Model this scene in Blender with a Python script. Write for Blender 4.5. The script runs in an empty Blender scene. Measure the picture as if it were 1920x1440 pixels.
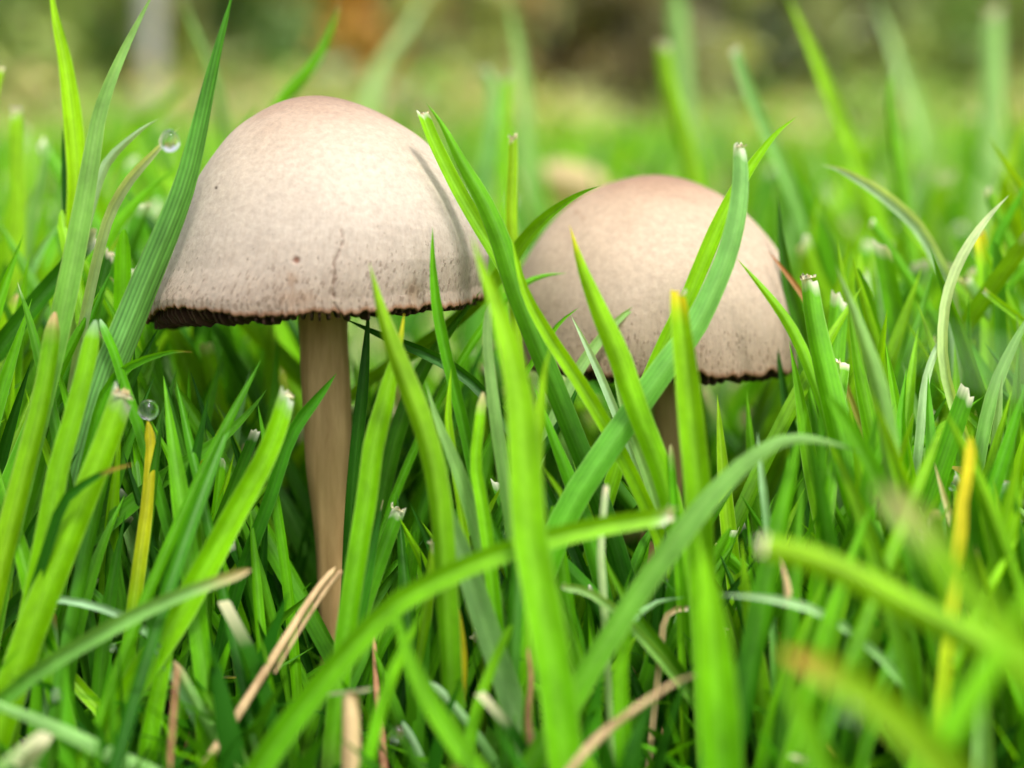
import bpy, math, random
import numpy as np
from mathutils import Vector, Matrix, Euler, noise

rng = np.random.default_rng(7)
random.seed(7)
scene = bpy.context.scene
COL = scene.collection

# ------------------------------------------------------------------ camera
FPX = 2317.0                       # focal length in photo pixels (1920 wide)
PITCH = math.atan(140.0 / FPX)     # looking slightly down
CAM = np.array([0.0, -0.128, 0.042])
FWD = np.array([0.0, math.cos(PITCH), -math.sin(PITCH)])
UP = np.array([0.0, math.sin(PITCH), math.cos(PITCH)])
RIGHT = np.array([1.0, 0.0, 0.0])
cam_d = bpy.data.cameras.new('camera')
cam = bpy.data.objects.new('camera', cam_d)
COL.objects.link(cam)
cam.location = CAM
cam.rotation_euler = (math.pi / 2 - PITCH, 0, 0)
cam_d.sensor_width = 36.0
cam_d.lens = 36.0 * FPX / 1920.0
cam_d.clip_start = 0.002
cam_d.clip_end = 500.0
cam_d.dof.use_dof = True
cam_d.dof.focus_distance = 0.1185
cam_d.dof.aperture_fstop = 10.4
scene.camera = cam

# ------------------------------------------------------------------ light
SUN_EL, SUN_AZ = math.radians(58), math.radians(150)   # azimuth clockwise from +Y (north)
world = bpy.data.worlds.new('World')
scene.world = world
world.use_nodes = True
wn = world.node_tree
bg = wn.nodes['Background']
sky = wn.nodes.new('ShaderNodeTexSky')
sky.sky_type = 'NISHITA'
sky.sun_disc = False
sky.sun_elevation = SUN_EL
sky.sun_rotation = SUN_AZ
sky.air_density = 1.0
sky.dust_density = 4.0
sky.ozone_density = 0.6
hs = wn.nodes.new('ShaderNodeHueSaturation')
hs.inputs['Saturation'].default_value = 0.30           # thin bright cloud
wn.links.new(sky.outputs[0], hs.inputs['Color'])
wn.links.new(hs.outputs[0], bg.inputs['Color'])
bg.inputs['Strength'].default_value = 0.12

sun_d = bpy.data.lights.new('sun', 'SUN')
sun = bpy.data.objects.new('sun', sun_d)
COL.objects.link(sun)
sun_d.energy = 1.5
sun_d.angle = math.radians(11)
sun_d.color = (1.0, 0.96, 0.90)
sdir = Vector((math.sin(SUN_AZ) * math.cos(SUN_EL), math.cos(SUN_AZ) * math.cos(SUN_EL), math.sin(SUN_EL)))
sun.rotation_euler = (-sdir).to_track_quat('-Z', 'Y').to_euler()
sun.location = (0.5, -0.5, 2.0)

vs = scene.view_settings
vs.view_transform = 'Standard'
vs.look = 'None'
vs.exposure = 1.4
vs.gamma = 1.0
vs.use_curve_mapping = False
scene.cycles.use_denoising = True
scene.cycles.max_bounces = 10
scene.cycles.transparent_max_bounces = 8
scene.cycles.sample_clamp_indirect = 6.0

# ------------------------------------------------------------------ helpers
def at(px, py, d):
    return CAM + d * (FWD + (px - 960.0) / FPX * RIGHT + (720.0 - py) / FPX * UP)

def proj(P):
    v = np.asarray(P) - CAM
    d = v @ FWD
    return 960 + FPX * (v @ RIGHT) / d, 720 - FPX * (v @ UP) / d, d

def ground_z(x, y):
    """height of the lawn: level round the mushrooms, a gentle rise behind"""
    x = np.asarray(x, float); y = np.asarray(y, float)
    t = np.clip(y - 0.05, 0, 9.5)
    z = 0.138 * t * t / (t + 0.06)
    z = z + 0.0009 * np.sin(x * 310 + 1.3) * np.cos(y * 270) + 0.0012 * np.sin(x * 97 + y * 120)
    z = z - 0.002
    return z

def props(o, label=None, cat=None, group=None, kind=None):
    if label: o['label'] = label
    if cat: o['category'] = cat
    if group: o['group'] = group
    if kind: o['kind'] = kind
    return o

def new_mesh(name, verts, faces, mat, uv=None, tint=None, smooth=True):
    me = bpy.data.meshes.new(name)
    me.from_pydata([tuple(v) for v in np.asarray(verts, float)], [], [tuple(int(i) for i in f) for f in faces])
    if smooth:
        me.polygons.foreach_set('use_smooth', [True] * len(me.polygons))
    if uv is not None:
        lay = me.uv_layers.new(name='UVMap')
        li = np.empty(len(me.loops), np.int32)
        me.loops.foreach_get('vertex_index', li)
        lay.data.foreach_set('uv', np.asarray(uv, np.float32)[li].ravel())
    if tint is not None:
        a = me.color_attributes.new('tint', 'FLOAT_COLOR', 'POINT')
        c = np.full((len(verts), 4), 0.5, np.float32)
        c[:, :tint.shape[1]] = tint
        a.data.foreach_set('color', c.ravel())
    me.materials.append(mat)
    me.update()
    return me

def add(name, me, parent=None, loc=(0, 0, 0)):
    o = bpy.data.objects.new(name, me)
    COL.objects.link(o)
    o.location = loc
    if parent is not None:
        o.parent = parent
    return o

def grid_faces(n, m, wrap=False, off=0):
    i, j = np.meshgrid(np.arange(n - 1), np.arange(m if wrap else m - 1), indexing='ij')
    a = i * m + j; b = i * m + (j + 1) % m
    c = (i + 1) * m + (j + 1) % m; d = (i + 1) * m + j
    return np.stack([a, b, c, d], -1).reshape(-1, 4) + off

# ------------------------------------------------------------------ materials
def mat_new(name):
    m = bpy.data.materials.new(name)
    m.use_nodes = True
    nt = m.node_tree
    nt.nodes.clear()
    out = nt.nodes.new('ShaderNodeOutputMaterial')
    return m, nt, out

def N(nt, typ, **kw):
    n = nt.nodes.new(typ)
    for k, v in kw.items():
        if k.startswith('_'):
            key = k[1:]
            n.inputs[int(key) if key.isdigit() else key].default_value = v
        else:
            setattr(n, k, v)
    return n

def math_n(nt, op, a, b=None, c=None):
    n = nt.nodes.new('ShaderNodeMath'); n.operation = op
    for i, v in enumerate((a, b, c)):
        if v is None: continue
        if isinstance(v, (int, float)): n.inputs[i].default_value = v
        else: nt.links.new(v, n.inputs[i])
    return n.outputs[0]

def mixc(nt, fac, a, b, blend='MIX'):
    n = nt.nodes.new('ShaderNodeMix'); n.data_type = 'RGBA'; n.blend_type = blend
    for sock, v in ((n.inputs[0], fac), (n.inputs[6], a), (n.inputs[7], b)):
        if isinstance(v, (int, float)): sock.default_value = v
        elif isinstance(v, tuple): sock.default_value = (*v, 1)
        else: nt.links.new(v, sock)
    return n.outputs[2]

def ramp(nt, fac, stops):
    n = nt.nodes.new('ShaderNodeValToRGB')
    el = n.color_ramp.elements
    while len(el) < len(stops): el.new(0.5)
    for e, (p, c) in zip(el, stops):
        e.position = p; e.color = (*c, 1)
    nt.links.new(fac, n.inputs[0])
    return n.outputs[0]

def blade_material(name, trans, rough, spec, veins=True):
    m, nt, out = mat_new(name)
    at_ = N(nt, 'ShaderNodeAttribute', attribute_name='tint')
    col = at_.outputs['Color']
    bump_h = None
    if veins:
        uv = N(nt, 'ShaderNodeUVMap'); uv.uv_map = 'UVMap'
        sp = N(nt, 'ShaderNodeSeparateXYZ'); nt.links.new(uv.outputs[0], sp.inputs[0])
        oi = N(nt, 'ShaderNodeObjectInfo')
        # parallel veins: sharp-ish ridges across the width (u in mm)
        w = math_n(nt, 'SINE', math_n(nt, 'MULTIPLY', sp.outputs[0], 2 * math.pi / 0.34))
        comb = N(nt, 'ShaderNodeCombineXYZ')
        nt.links.new(math_n(nt, 'MULTIPLY', sp.outputs[0], 3.2), comb.inputs[0])
        nt.links.new(math_n(nt, 'MULTIPLY', sp.outputs[1], 0.05), comb.inputs[1])
        nt.links.new(math_n(nt, 'MULTIPLY', oi.outputs['Random'], 91.0), comb.inputs[2])
        nz = N(nt, 'ShaderNodeTexNoise', _Scale=1.0, _Detail=3.0, _Roughness=0.6)
        nt.links.new(comb.outputs[0], nz.inputs['Vector'])
        stripe = math_n(nt, 'ADD', math_n(nt, 'MULTIPLY', w, 0.13), math_n(nt, 'MULTIPLY', nz.outputs['Fac'], 1.0))
        rib = math_n(nt, 'MULTIPLY', math_n(nt, 'SUBTRACT', stripe, 0.52), math_n(nt, 'MULTIPLY', at_.outputs['Alpha'], 1.1))
        shade = N(nt, 'ShaderNodeMath', operation='ADD'); shade.inputs[0].default_value = 1.0
        nt.links.new(rib, shade.inputs[1])
        # slow mottling along the blade
        comb2 = N(nt, 'ShaderNodeCombineXYZ')
        nt.links.new(math_n(nt, 'MULTIPLY', sp.outputs[0], 0.5), comb2.inputs[0])
        nt.links.new(math_n(nt, 'MULTIPLY', sp.outputs[1], 0.22), comb2.inputs[1])
        nt.links.new(math_n(nt, 'MULTIPLY', oi.outputs['Random'], 57.0), comb2.inputs[2])
        nz2 = N(nt, 'ShaderNodeTexNoise', _Scale=1.0, _Detail=4.0, _Roughness=0.65)
        nt.links.new(comb2.outputs[0], nz2.inputs['Vector'])
        mot = N(nt, 'ShaderNodeMapRange', _3=0.74, _4=1.22)
        mot.inputs[1].default_value = 0.3; mot.inputs[2].default_value = 0.7
        nt.links.new(nz2.outputs['Fac'], mot.inputs[0])
        k = math_n(nt, 'MULTIPLY', shade.outputs[0], mot.outputs[0])
        sc_ = N(nt, 'ShaderNodeVectorMath', operation='SCALE')
        nt.links.new(col, sc_.inputs[0]); nt.links.new(k, sc_.inputs['Scale'])
        col = sc_.outputs[0]
        bp = N(nt, 'ShaderNodeBump', _Strength=0.4, _Distance=0.00010)
        nt.links.new(stripe, bp.inputs['Height'])
        bump_h = bp.outputs[0]
    pr = N(nt, 'ShaderNodeBsdfPrincipled', _Roughness=rough)
    pr.inputs['Specular IOR Level'].default_value = spec
    nt.links.new(col, pr.inputs['Base Color'])
    tr = N(nt, 'ShaderNodeBsdfTranslucent')
    tc = mixc(nt, 1.0, col, (1.25, 1.0, 0.25), 'MULTIPLY')
    nt.links.new(tc, tr.inputs['Color'])
    if bump_h:
        nt.links.new(bump_h, pr.inputs['Normal'])
    mx = N(nt, 'ShaderNodeMixShader'); mx.inputs[0].default_value = trans
    nt.links.new(pr.outputs[0], mx.inputs[1]); nt.links.new(tr.outputs[0], mx.inputs[2])
    nt.links.new(mx.outputs[0], out.inputs[0])
    return m

M_BLADE = blade_material('grass_blade', 0.45, 0.46, 0.22)
M_LAWN = blade_material('lawn_grass', 0.45, 0.5, 0.15, veins=False)
M_DRY = blade_material('dry_grass', 0.15, 0.65, 0.25)
M_LEAF = blade_material('shrub_leaf', 0.3, 0.5, 0.3, veins=False)

def cap_material():
    m, nt, out = mat_new('mushroom_cap')
    uv = N(nt, 'ShaderNodeUVMap'); uv.uv_map = 'UVMap'
    sp = N(nt, 'ShaderNodeSeparateXYZ'); nt.links.new(uv.outputs[0], sp.inputs[0])
    u, v = sp.outputs[0], sp.outputs[1]          # mm round the rim, mm up from the rim
    tc = N(nt, 'ShaderNodeTexCoord')
    tint = N(nt, 'ShaderNodeAttribute', attribute_name='tint')
    big = N(nt, 'ShaderNodeTexNoise', _Scale=160.0, _Detail=6.0, _Roughness=0.62)
    nt.links.new(tc.outputs['Object'], big.inputs['Vector'])
    fine = N(nt, 'ShaderNodeTexNoise', _Scale=1500.0, _Detail=5.0, _Roughness=0.7)
    nt.links.new(tc.outputs['Object'], fine.inputs['Vector'])
    vv = math_n(nt, 'ADD', v, math_n(nt, 'MULTIPLY', math_n(nt, 'SUBTRACT', big.outputs['Fac'], 0.5), 7.0))
    base = ramp(nt, math_n(nt, 'DIVIDE', vv, 31.0), [
        (0.00, (0.30, 0.235, 0.175)), (0.10, (0.335, 0.28, 0.22)), (0.24, (0.385, 0.33, 0.265)),
        (0.42, (0.40, 0.335, 0.26)), (0.58, (0.365, 0.29, 0.215)), (0.72, (0.285, 0.20, 0.14)), (0.90, (0.20, 0.122, 0.08))])
    # mottled felty surface
    k = N(nt, 'ShaderNodeMapRange', _3=0.80, _4=1.10)
    k.inputs[1].default_value = 0.32; k.inputs[2].default_value = 0.68
    nt.links.new(fine.outputs['Fac'], k.inputs[0])
    sc_ = N(nt, 'ShaderNodeVectorMath', operation='SCALE')
    nt.links.new(base, sc_.inputs[0]); nt.links.new(k.outputs[0], sc_.inputs['Scale'])
    col = sc_.outputs[0]
    # elongated pits and streaks towards the rim
    cb = N(nt, 'ShaderNodeCombineXYZ')
    nt.links.new(math_n(nt, 'MULTIPLY', u, 3.0), cb.inputs[0])
    nt.links.new(math_n(nt, 'MULTIPLY', v, 1.5), cb.inputs[1])
    dn = N(nt, 'ShaderNodeTexNoise', _Scale=1.1, _Detail=2.0)
    nt.links.new(cb.outputs[0], dn.inputs['Vector'])
    dist = mixc(nt, 0.9, cb.outputs[0], dn.outputs['Color'], 'ADD')
    vo = N(nt, 'ShaderNodeTexVoronoi', _Scale=1.0, _Randomness=1.0)
    nt.links.new(dist, vo.inputs['Vector'])
    vs_ = N(nt, 'ShaderNodeSeparateXYZ'); nt.links.new(vo.outputs['Color'], vs_.inputs[0])
    # per-cell threshold so that only some cells carry a pit, fewer higher up
    reach = N(nt, 'ShaderNodeMapRange', _3=0.58, _4=0.0)
    reach.inputs[1].default_value = 0.6; reach.inputs[2].default_value = 9.5
    nt.links.new(vv, reach.inputs[0])
    thr = math_n(nt, 'MULTIPLY', reach.outputs[0], math_n(nt, 'ADD', math_n(nt, 'MULTIPLY', vs_.outputs[0], 1.0), 0.15))
    pit = math_n(nt, 'MULTIPLY', math_n(nt, 'SUBTRACT', thr, vo.outputs['Distance']), 9.0)
    pit = math_n(nt, 'MINIMUM', math_n(nt, 'MAXIMUM', pit, 0.0), 1.0)
    strk_c = N(nt, 'ShaderNodeCombineXYZ')
    nt.links.new(math_n(nt, 'MULTIPLY', u, 3.5), strk_c.inputs[0])
    nt.links.new(math_n(nt, 'MULTIPLY', v, 0.5), strk_c.inputs[1])
    st = N(nt, 'ShaderNodeTexNoise', _Scale=1.0, _Detail=5.0, _Roughness=0.7)
    nt.links.new(strk_c.outputs[0], st.inputs['Vector'])
    low = N(nt, 'ShaderNodeMapRange', _3=1.0, _4=0.0)
    low.inputs[1].default_value = 1.0; low.inputs[2].default_value = 10.5
    nt.links.new(vv, low.inputs[0])
    sm = N(nt, 'ShaderNodeMapRange', _3=0.0, _4=0.85)
    sm.inputs[1].default_value = 0.45; sm.inputs[2].default_value = 0.72
    nt.links.new(st.outputs['Fac'], sm.inputs[0])
    streak = math_n(nt, 'MULTIPLY', sm.outputs[0], low.outputs[0])
    col = mixc(nt, streak, col, (0.235, 0.175, 0.13))
    col = mixc(nt, math_n(nt, 'MULTIPLY', pit, 0.5), col, (0.13, 0.085, 0.055))
    col = mixc(nt, 1.0, col, tint.outputs['Color'], 'MULTIPLY')
    pr = N(nt, 'ShaderNodeBsdfPrincipled', _Roughness=0.62)
    pr.inputs['Specular IOR Level'].default_value = 0.28
    pr.inputs['Subsurface Weight'].default_value = 0.12
    pr.inputs['Subsurface Radius'].default_value = (1.0, 0.6, 0.35)
    pr.inputs['Subsurface Scale'].default_value = 0.0012
    nt.links.new(col, pr.inputs['Base Color'])
    h = math_n(nt, 'ADD', math_n(nt, 'MULTIPLY', pit, -1.0), math_n(nt, 'MULTIPLY', fine.outputs['Fac'], 1.2))
    h = math_n(nt, 'ADD', h, math_n(nt, 'MULTIPLY', streak, -0.6))
    bp = N(nt, 'ShaderNodeBump', _Strength=0.5, _Distance=0.00012)
    nt.links.new(h, bp.inputs['Height']); nt.links.new(bp.outputs[0], pr.inputs['Normal'])
    nt.links.new(pr.outputs[0], out.inputs[0])
    return m
M_CAP = cap_material()

def plain_material(name, c1, c2, scale, rough=0.7, stretch=None, bump=0.4, dist=0.0002, detail=5.0, spec=0.3):
    m, nt, out = mat_new(name)
    tc = N(nt, 'ShaderNodeTexCoord')
    vec = tc.outputs['Object']
    if stretch:
        mp = N(nt, 'ShaderNodeMapping'); mp.inputs['Scale'].default_value = stretch
        nt.links.new(vec, mp.inputs[0]); vec = mp.outputs[0]
    nz = N(nt, 'ShaderNodeTexNoise', _Scale=scale, _Detail=detail, _Roughness=0.68)
    nt.links.new(vec, nz.inputs['Vector'])
    c = ramp(nt, nz.outputs['Fac'], [(0.3, c1), (0.7, c2)])
    pr = N(nt, 'ShaderNodeBsdfPrincipled', _Roughness=rough)
    pr.inputs['Specular IOR Level'].default_value = spec
    nt.links.new(c, pr.inputs['Base Color'])
    bp = N(nt, 'ShaderNodeBump', _Strength=bump, _Distance=dist)
    nt.links.new(nz.outputs['Fac'], bp.inputs['Height']); nt.links.new(bp.outputs[0], pr.inputs['Normal'])
    nt.links.new(pr.outputs[0], out.inputs[0])
    return m

M_STEM = plain_material('mushroom_stem', (0.30, 0.180, 0.065), (0.50, 0.330, 0.145), 900, 0.6, (1, 1, 0.10), 0.5, 0.00012)
M_GILL = plain_material('mushroom_gill', (0.030, 0.015, 0.009), (0.075, 0.035, 0.020), 700, 0.75)
M_STRAW = plain_material('straw', (0.20, 0.115, 0.05), (0.56, 0.41, 0.21), 700, 0.6, (1, 1, 0.10), 0.5, 0.00015)
M_SHRUBWOOD = plain_material('shrub_wood', (0.05, 0.04, 0.025), (0.13, 0.10, 0.06), 14, 0.85, (1, 1, 0.3), 0.6, 0.01)
M_BARK = plain_material('bark', (0.16, 0.15, 0.13), (0.40, 0.38, 0.35), 14, 0.85, (1, 1, 0.3), 0.6, 0.01)
M_TWIG = plain_material('brown_twig', (0.17, 0.07, 0.03), (0.42, 0.22, 0.11), 600, 0.7)
M_SOIL = plain_material('soil', (0.035, 0.022, 0.012), (0.12, 0.075, 0.04), 420, 0.9, None, 0.8, 0.0008, 8.0)
M_PATH = plain_material('path', (0.38, 0.33, 0.24), (0.58, 0.52, 0.40), 9, 0.9, None, 0.4, 0.01)

def water_material():
    m, nt, out = mat_new('water')
    g = N(nt, 'ShaderNodeBsdfGlass', _Roughness=0.0, _IOR=1.333)
    nt.links.new(g.outputs[0], out.inputs[0])
    return m
M_WATER = water_material()

def ground_material():
    m, nt, out = mat_new('ground')
    tc = N(nt, 'ShaderNodeTexCoord')
    n1 = N(nt, 'ShaderNodeTexNoise', _Scale=420.0, _Detail=8.0, _Roughness=0.7)
    nt.links.new(tc.outputs['Object'], n1.inputs['Vector'])
    soil = ramp(nt, n1.outputs['Fac'], [(0.3, (0.03, 0.02, 0.01)), (0.55, (0.09, 0.06, 0.03)), (0.75, (0.20, 0.15, 0.07))])
    n2 = N(nt, 'ShaderNodeTexNoise', _Scale=3.0, _Detail=8.0, _Roughness=0.7)
    nt.links.new(tc.outputs['Object'], n2.inputs['Vector'])
    turf = ramp(nt, n2.outputs['Fac'], [(0.3, (0.10, 0.30, 0.008)), (0.5, (0.17, 0.40, 0.012)), (0.7, (0.26, 0.44, 0.03))])
    sp = N(nt, 'ShaderNodeSeparateXYZ'); nt.links.new(tc.outputs['Object'], sp.inputs[0])
    far = N(nt, 'ShaderNodeMapRange', _3=0.0, _4=1.0)
    far.inputs[1].default_value = 0.15; far.inputs[2].default_value = 0.9
    nt.links.new(sp.outputs[1], far.inputs[0])
    col = mixc(nt, far.outputs[0], soil, turf)
    pr = N(nt, 'ShaderNodeBsdfPrincipled', _Roughness=0.9)
    nt.links.new(col, pr.inputs['Base Color'])
    bp = N(nt, 'ShaderNodeBump', _Strength=0.7, _Distance=0.0008)
    nt.links.new(n1.outputs['Fac'], bp.inputs['Height']); nt.links.new(bp.outputs[0], pr.inputs['Normal'])
    nt.links.new(pr.outputs[0], out.inputs[0])
    return m
M_GROUND = ground_material()

# ------------------------------------------------------------------ the setting
def axis(near, step, far, grow):
    a = [0.0]
    s = step
    while a[-1] < far:
        a.append(a[-1] + s)
        if a[-1] > near: s *= grow
    return np.array(a)
ax_ = axis(0.12, 0.003, 160.0, 1.22)
gx = np.concatenate([-ax_[:0:-1], ax_])
gy = np.concatenate([-ax_[:0:-1], ax_])
X, Y = np.meshgrid(gx, gy, indexing='ij')
Z = ground_z(X, Y)
rough_ = np.array([noise.noise(Vector((a * 130, b * 130, 0))) for a, b in zip(X.ravel(), Y.ravel())]).reshape(X.shape)
Z = Z + 0.0014 * rough_ * (np.hypot(X, Y) < 0.4)
ground = add('ground', new_mesh('ground', np.stack([X, Y, Z], -1).reshape(-1, 3), grid_faces(len(gx), len(gy)), M_GROUND))
props(ground, kind='structure')

# ------------------------------------------------------------------ mushrooms
PROF = np.array([(1.0, 0.0), (0.996, 0.07), (0.985, 0.14), (0.95, 0.275), (0.90, 0.40), (0.80, 0.565), (0.65, 0.725),
                 (0.5, 0.835), (0.35, 0.91), (0.2, 0.962), (0.08, 0.992), (0.0, 1.0)])

def smooth_profile(P, n):
    P = np.vstack([P[1] * np.array([1, -1]), P])                 # mirrored point keeps the apex flat
    seg = np.r_[0, np.cumsum(np.hypot(*np.diff(P, axis=0).T))]
    m = np.gradient(P, seg, axis=0)
    t = np.linspace(seg[1], seg[-1], n)
    i = np.clip(np.searchsorted(seg, t, 'right') - 1, 0, len(P) - 2)
    dx = (seg[i + 1] - seg[i])[:, None]; u = ((t - seg[i])[:, None]) / dx
    Q = (2 * u ** 3 - 3 * u ** 2 + 1) * P[i] + (u ** 3 - 2 * u ** 2 + u) * dx * m[i] + (-2 * u ** 3 + 3 * u ** 2) * P[i + 1] + (u ** 3 - u ** 2) * dx * m[i + 1]
    h, r = Q[:, 0].copy(), Q[:, 1].copy()
    t = t - t[0]
    for _ in range(int(n * n / 300)):
        h[1:-1] = (h[:-2] + 2 * h[1:-1] + h[2:]) / 4
        r[1:-1] = (r[:-2] + 2 * r[1:-1] + r[2:]) / 4
    return h, r, t

def seg_dist(px, py, poly):
    best = np.full(px.shape, 1e9)
    for (x0, y0), (x1, y1) in zip(poly[:-1], poly[1:]):
        dx, dy = x1 - x0, y1 - y0
        t = np.clip(((px - x0) * dx + (py - y0) * dy) / (dx * dx + dy * dy), 0, 1)
        best = np.minimum(best, np.hypot(px - x0 - t * dx, py - y0 - t * dy))
    return best

def make_mushroom(label, foot, rim_c, R, H, lean, tilt_back, seed, stem_pts, marks, prof=PROF, shear=0.0, skew=((0, 1), (0, 0)), rim_bump=0.0, res=(360, 110), base_tint=(1, 1, 1)):
    """foot: ground point; rim_c: centre of the rim; stem_pts: list of (point, radius) top to bottom"""
    root = bpy.data.objects.new('mushroom', None)
    COL.objects.link(root)
    root.location = foot
    root.empty_display_size = 0.01
    props(root, label, 'mushroom', 'mushrooms')
    foot = np.array(foot); rim_c = np.array(rim_c)
    rot = np.array((Matrix.Rotation(lean, 3, 'Y') @ Matrix.Rotation(tilt_back, 3, 'X')))
    nth, ns = res
    h, r, t = smooth_profile(prof, ns)
    th = np.linspace(0, 2 * math.pi, nth, endpoint=False)      # 0 = towards the camera (-Y)
    nz = lambda a, f, o: np.array([noise.noise(Vector((math.cos(x) * f, math.sin(x) * f, o + seed))) for x in a])
    rim_low = 0.00045 * nz(th, 2.0, 0) + 0.00040 * nz(th, 9.0, 3) + 0.00042 * nz(th, 26.0, 5) + 0.0002 * nz(th, 60.0, 8)
    rim_out = 0.0005 * nz(th, 1.5, 11) + 0.00015 * nz(th, 12.0, 13) + 0.00010 * nz(th, 40.0, 15)
    lobes = 0.0004 * nz(th, 1.2, 21)
    th_s = np.where(th > math.pi, th - 2 * math.pi, th)
    rim_mod = rim_bump * (np.exp(-((th_s + 0.75) / 0.55) ** 2) - 0.9 * np.exp(-((th_s + 1.75) / 0.55) ** 2))
    rows = []
    for i in range(ns):
        f = t[i] / t[-1]
        near = np.clip((f - 0.86) / 0.14, 0, 1) ** 2
        broad = np.clip(f * 1.6, 0, 1)
        rr = R * r[i] + rim_out * near + lobes * broad
        zz = H * h[i] + rim_low * near + 0 * th
        xx = rr * np.sin(th); yy_ = -rr * np.cos(th)
        zz = zz + xx * math.tan(shear) * (1 - h[i]) + near * rim_mod
        rows.append(np.stack([xx + R * np.interp(h[i], skew[0], skew[1]), yy_, zz], -1))
    outer = np.array(rows)
    # gentle undulation of the skin
    und = np.array([noise.noise(Vector(p) * 190 + Vector((seed, 0, 0))) for p in outer.reshape(-1, 3)]).reshape(ns, nth)
    nrm = outer / np.linalg.norm(outer + np.array([0, 0, 1e-6]), axis=-1, keepdims=True)
    outer = outer + nrm * (0.00016 * und * np.clip(np.arange(ns) * 6.0 / ns, 0, 1)[:, None])[..., None]
    tint = np.ones((ns, nth, 3)) * np.array(base_tint)
    wpos = outer @ rot.T + rim_c
    px, py, dd = proj(wpos.reshape(-1, 3))
    px = px.reshape(ns, nth); py = py.reshape(ns, nth)
    front = (np.cos(th)[None, :] > -0.1) & np.ones((ns, 1), bool)
    for mk in marks:
        kind = mk[0]
        if kind == 'crack':
            dist = seg_dist(px, py, mk[1]); jag = np.array([noise.noise(Vector((a * 0.09, b * 0.09, 3.0))) for a, b in zip(px.ravel(), py.ravel())]).reshape(px.shape)
            f = np.exp(-(np.abs(dist + 3.0 * jag) / 1.9) ** 2) * front
            outer = outer - nrm * (0.00016 * f)[..., None]
            tint *= 1 - 0.50 * f[..., None] * np.array([0.8, 1.0, 1.1])
            lip = np.exp(-((dist - 6.0) / 3.5) ** 2) * front
            outer = outer + nrm * (0.00002 * lip)[..., None]
        elif kind == 'spot':
            (cx, cy), (sx, sy), c, amt, pitd = mk[1:]
            wob = 1 + 0.5 * np.array([noise.noise(Vector((a * 0.12, b * 0.12, seed))) for a, b in zip(px.ravel(), py.ravel())]).reshape(px.shape)
            q = np.hypot((px - cx) / sx, (py - cy) / sy) / wob
            f = np.clip(1.6 - q * 1.3, 0, 1) * front * amt
            tint = tint * (1 - f[..., None]) + np.array(c) * f[..., None]
            outer = outer - nrm * (pitd * f)[..., None]
    # rusty rim line
    rim_f = np.clip((np.linspace(0, 1, ns) - 0.984) / 0.012, 0, 1)[:, None, None]
    tint = tint * (1 - rim_f * np.array([0.30, 0.55, 0.70]))
    # lip and underside (flesh) up to the stem
    last = outer[-1]
    under = []
    for k, (fr, dz) in enumerate([(0.988, -0.00012), (0.970, 0.00025), (0.955, 0.0011), (0.90, 0.0030), (0.75, 0.0065), (0.5, 0.0100), (0.3, 0.0118), (0.12, 0.0125)]):
        u_ = last.copy(); u_[:, :2] *= fr; u_[:, 2] = u_[:, 2] * (1 if k < 3 else 0.2) + dz
        under.append(u_)
    V = np.concatenate([outer, np.array(under)], 0)
    nrow = V.shape[0]
    tu = np.concatenate([tint, np.tile(np.array([0.30, 0.17, 0.10]), (len(under), nth, 1))], 0)
    vmm = (t[-1] - t) * R * 1000 * (H / R + 1) / 2
    uvv = np.concatenate([vmm, np.full(len(under), 0.0)])
    UV = np.stack(np.broadcast_arrays((np.minimum(th, 2 * math.pi) * R * 1000)[None, :], uvv[:, None]), -1).reshape(-1, 2)
    Vw = V.reshape(-1, 3) @ rot.T + (rim_c - foot)
    cap = add('cap', new_mesh('cap', Vw, grid_faces(nrow, nth, True), M_CAP, UV, tu.reshape(-1, 3)), root)
    # gills: thin plates that hang under the cap, from stem to rim
    gv, gf = [], []
    ng = 118
    for k in range(ng):
        a = 2 * math.pi * (k + 0.3 * random.random()) / ng
        idx = int(a / (2 * math.pi) * nth) % nth
        rl = rim_low[idx] + rim_mod[idx] + math.sin(a) * R * math.tan(shear)
        sk = math.sin(a) * R * math.tan(shear)
        lowv = 0.0006 + 0.0005 * random.random()
        path = [(0.962, rl + 0.0012, rl - lowv * 0.55), (0.93, 0.0022 + sk, sk + rim_mod[idx] * 0.6 - lowv), (0.84, 0.0044 + sk, sk * 0.9 - lowv * 0.9), (0.65, 0.0083, 0.0006), (0.42, 0.0108, 0.0034), (0.2, 0.0122, 0.0075)]
        base = len(gv)
        half = 0.00011
        ca, sa = math.cos(a), math.sin(a)
        for fr, zt, zb in path:
            rr = R * fr + rim_out[idx] * 0.7
            for s in (-1, 1):
                for z in (zt, zb):
                    gv.append((rr * sa + s * half * ca, -rr * ca + s * half * sa, z))
        for i in range(len(path) - 1):
            b0 = base + 4 * i; b1 = b0 + 4
            gf += [(b0, b1, b1 + 1, b0 + 1), (b0 + 2, b0 + 3, b1 + 3, b1 + 2), (b0 + 1, b1 + 1, b1 + 3, b0 + 3)]
        gf.append((base, base + 1, base + 3, base + 2))
    gw = np.array(gv) @ rot.T + (rim_c - foot)
    g = add('gills', new_mesh('gills', gw, gf, M_GILL, smooth=False), cap)
    props(g, 'dark brown gills hanging below the ragged rim', kind='stuff')
    # stem
    P = np.array([p for p, _ in stem_pts]); rad = np.array([q for _, q in stem_pts])
    n = 70; m = 40
    tt = np.r_[0, np.cumsum(np.linalg.norm(np.diff(P, axis=0), axis=1))]
    ti = np.linspace(0, tt[-1], n)
    C = np.stack([np.interp(ti, tt, P[:, i]) for i in range(3)], -1); rd = np.interp(ti, tt, rad)
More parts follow.
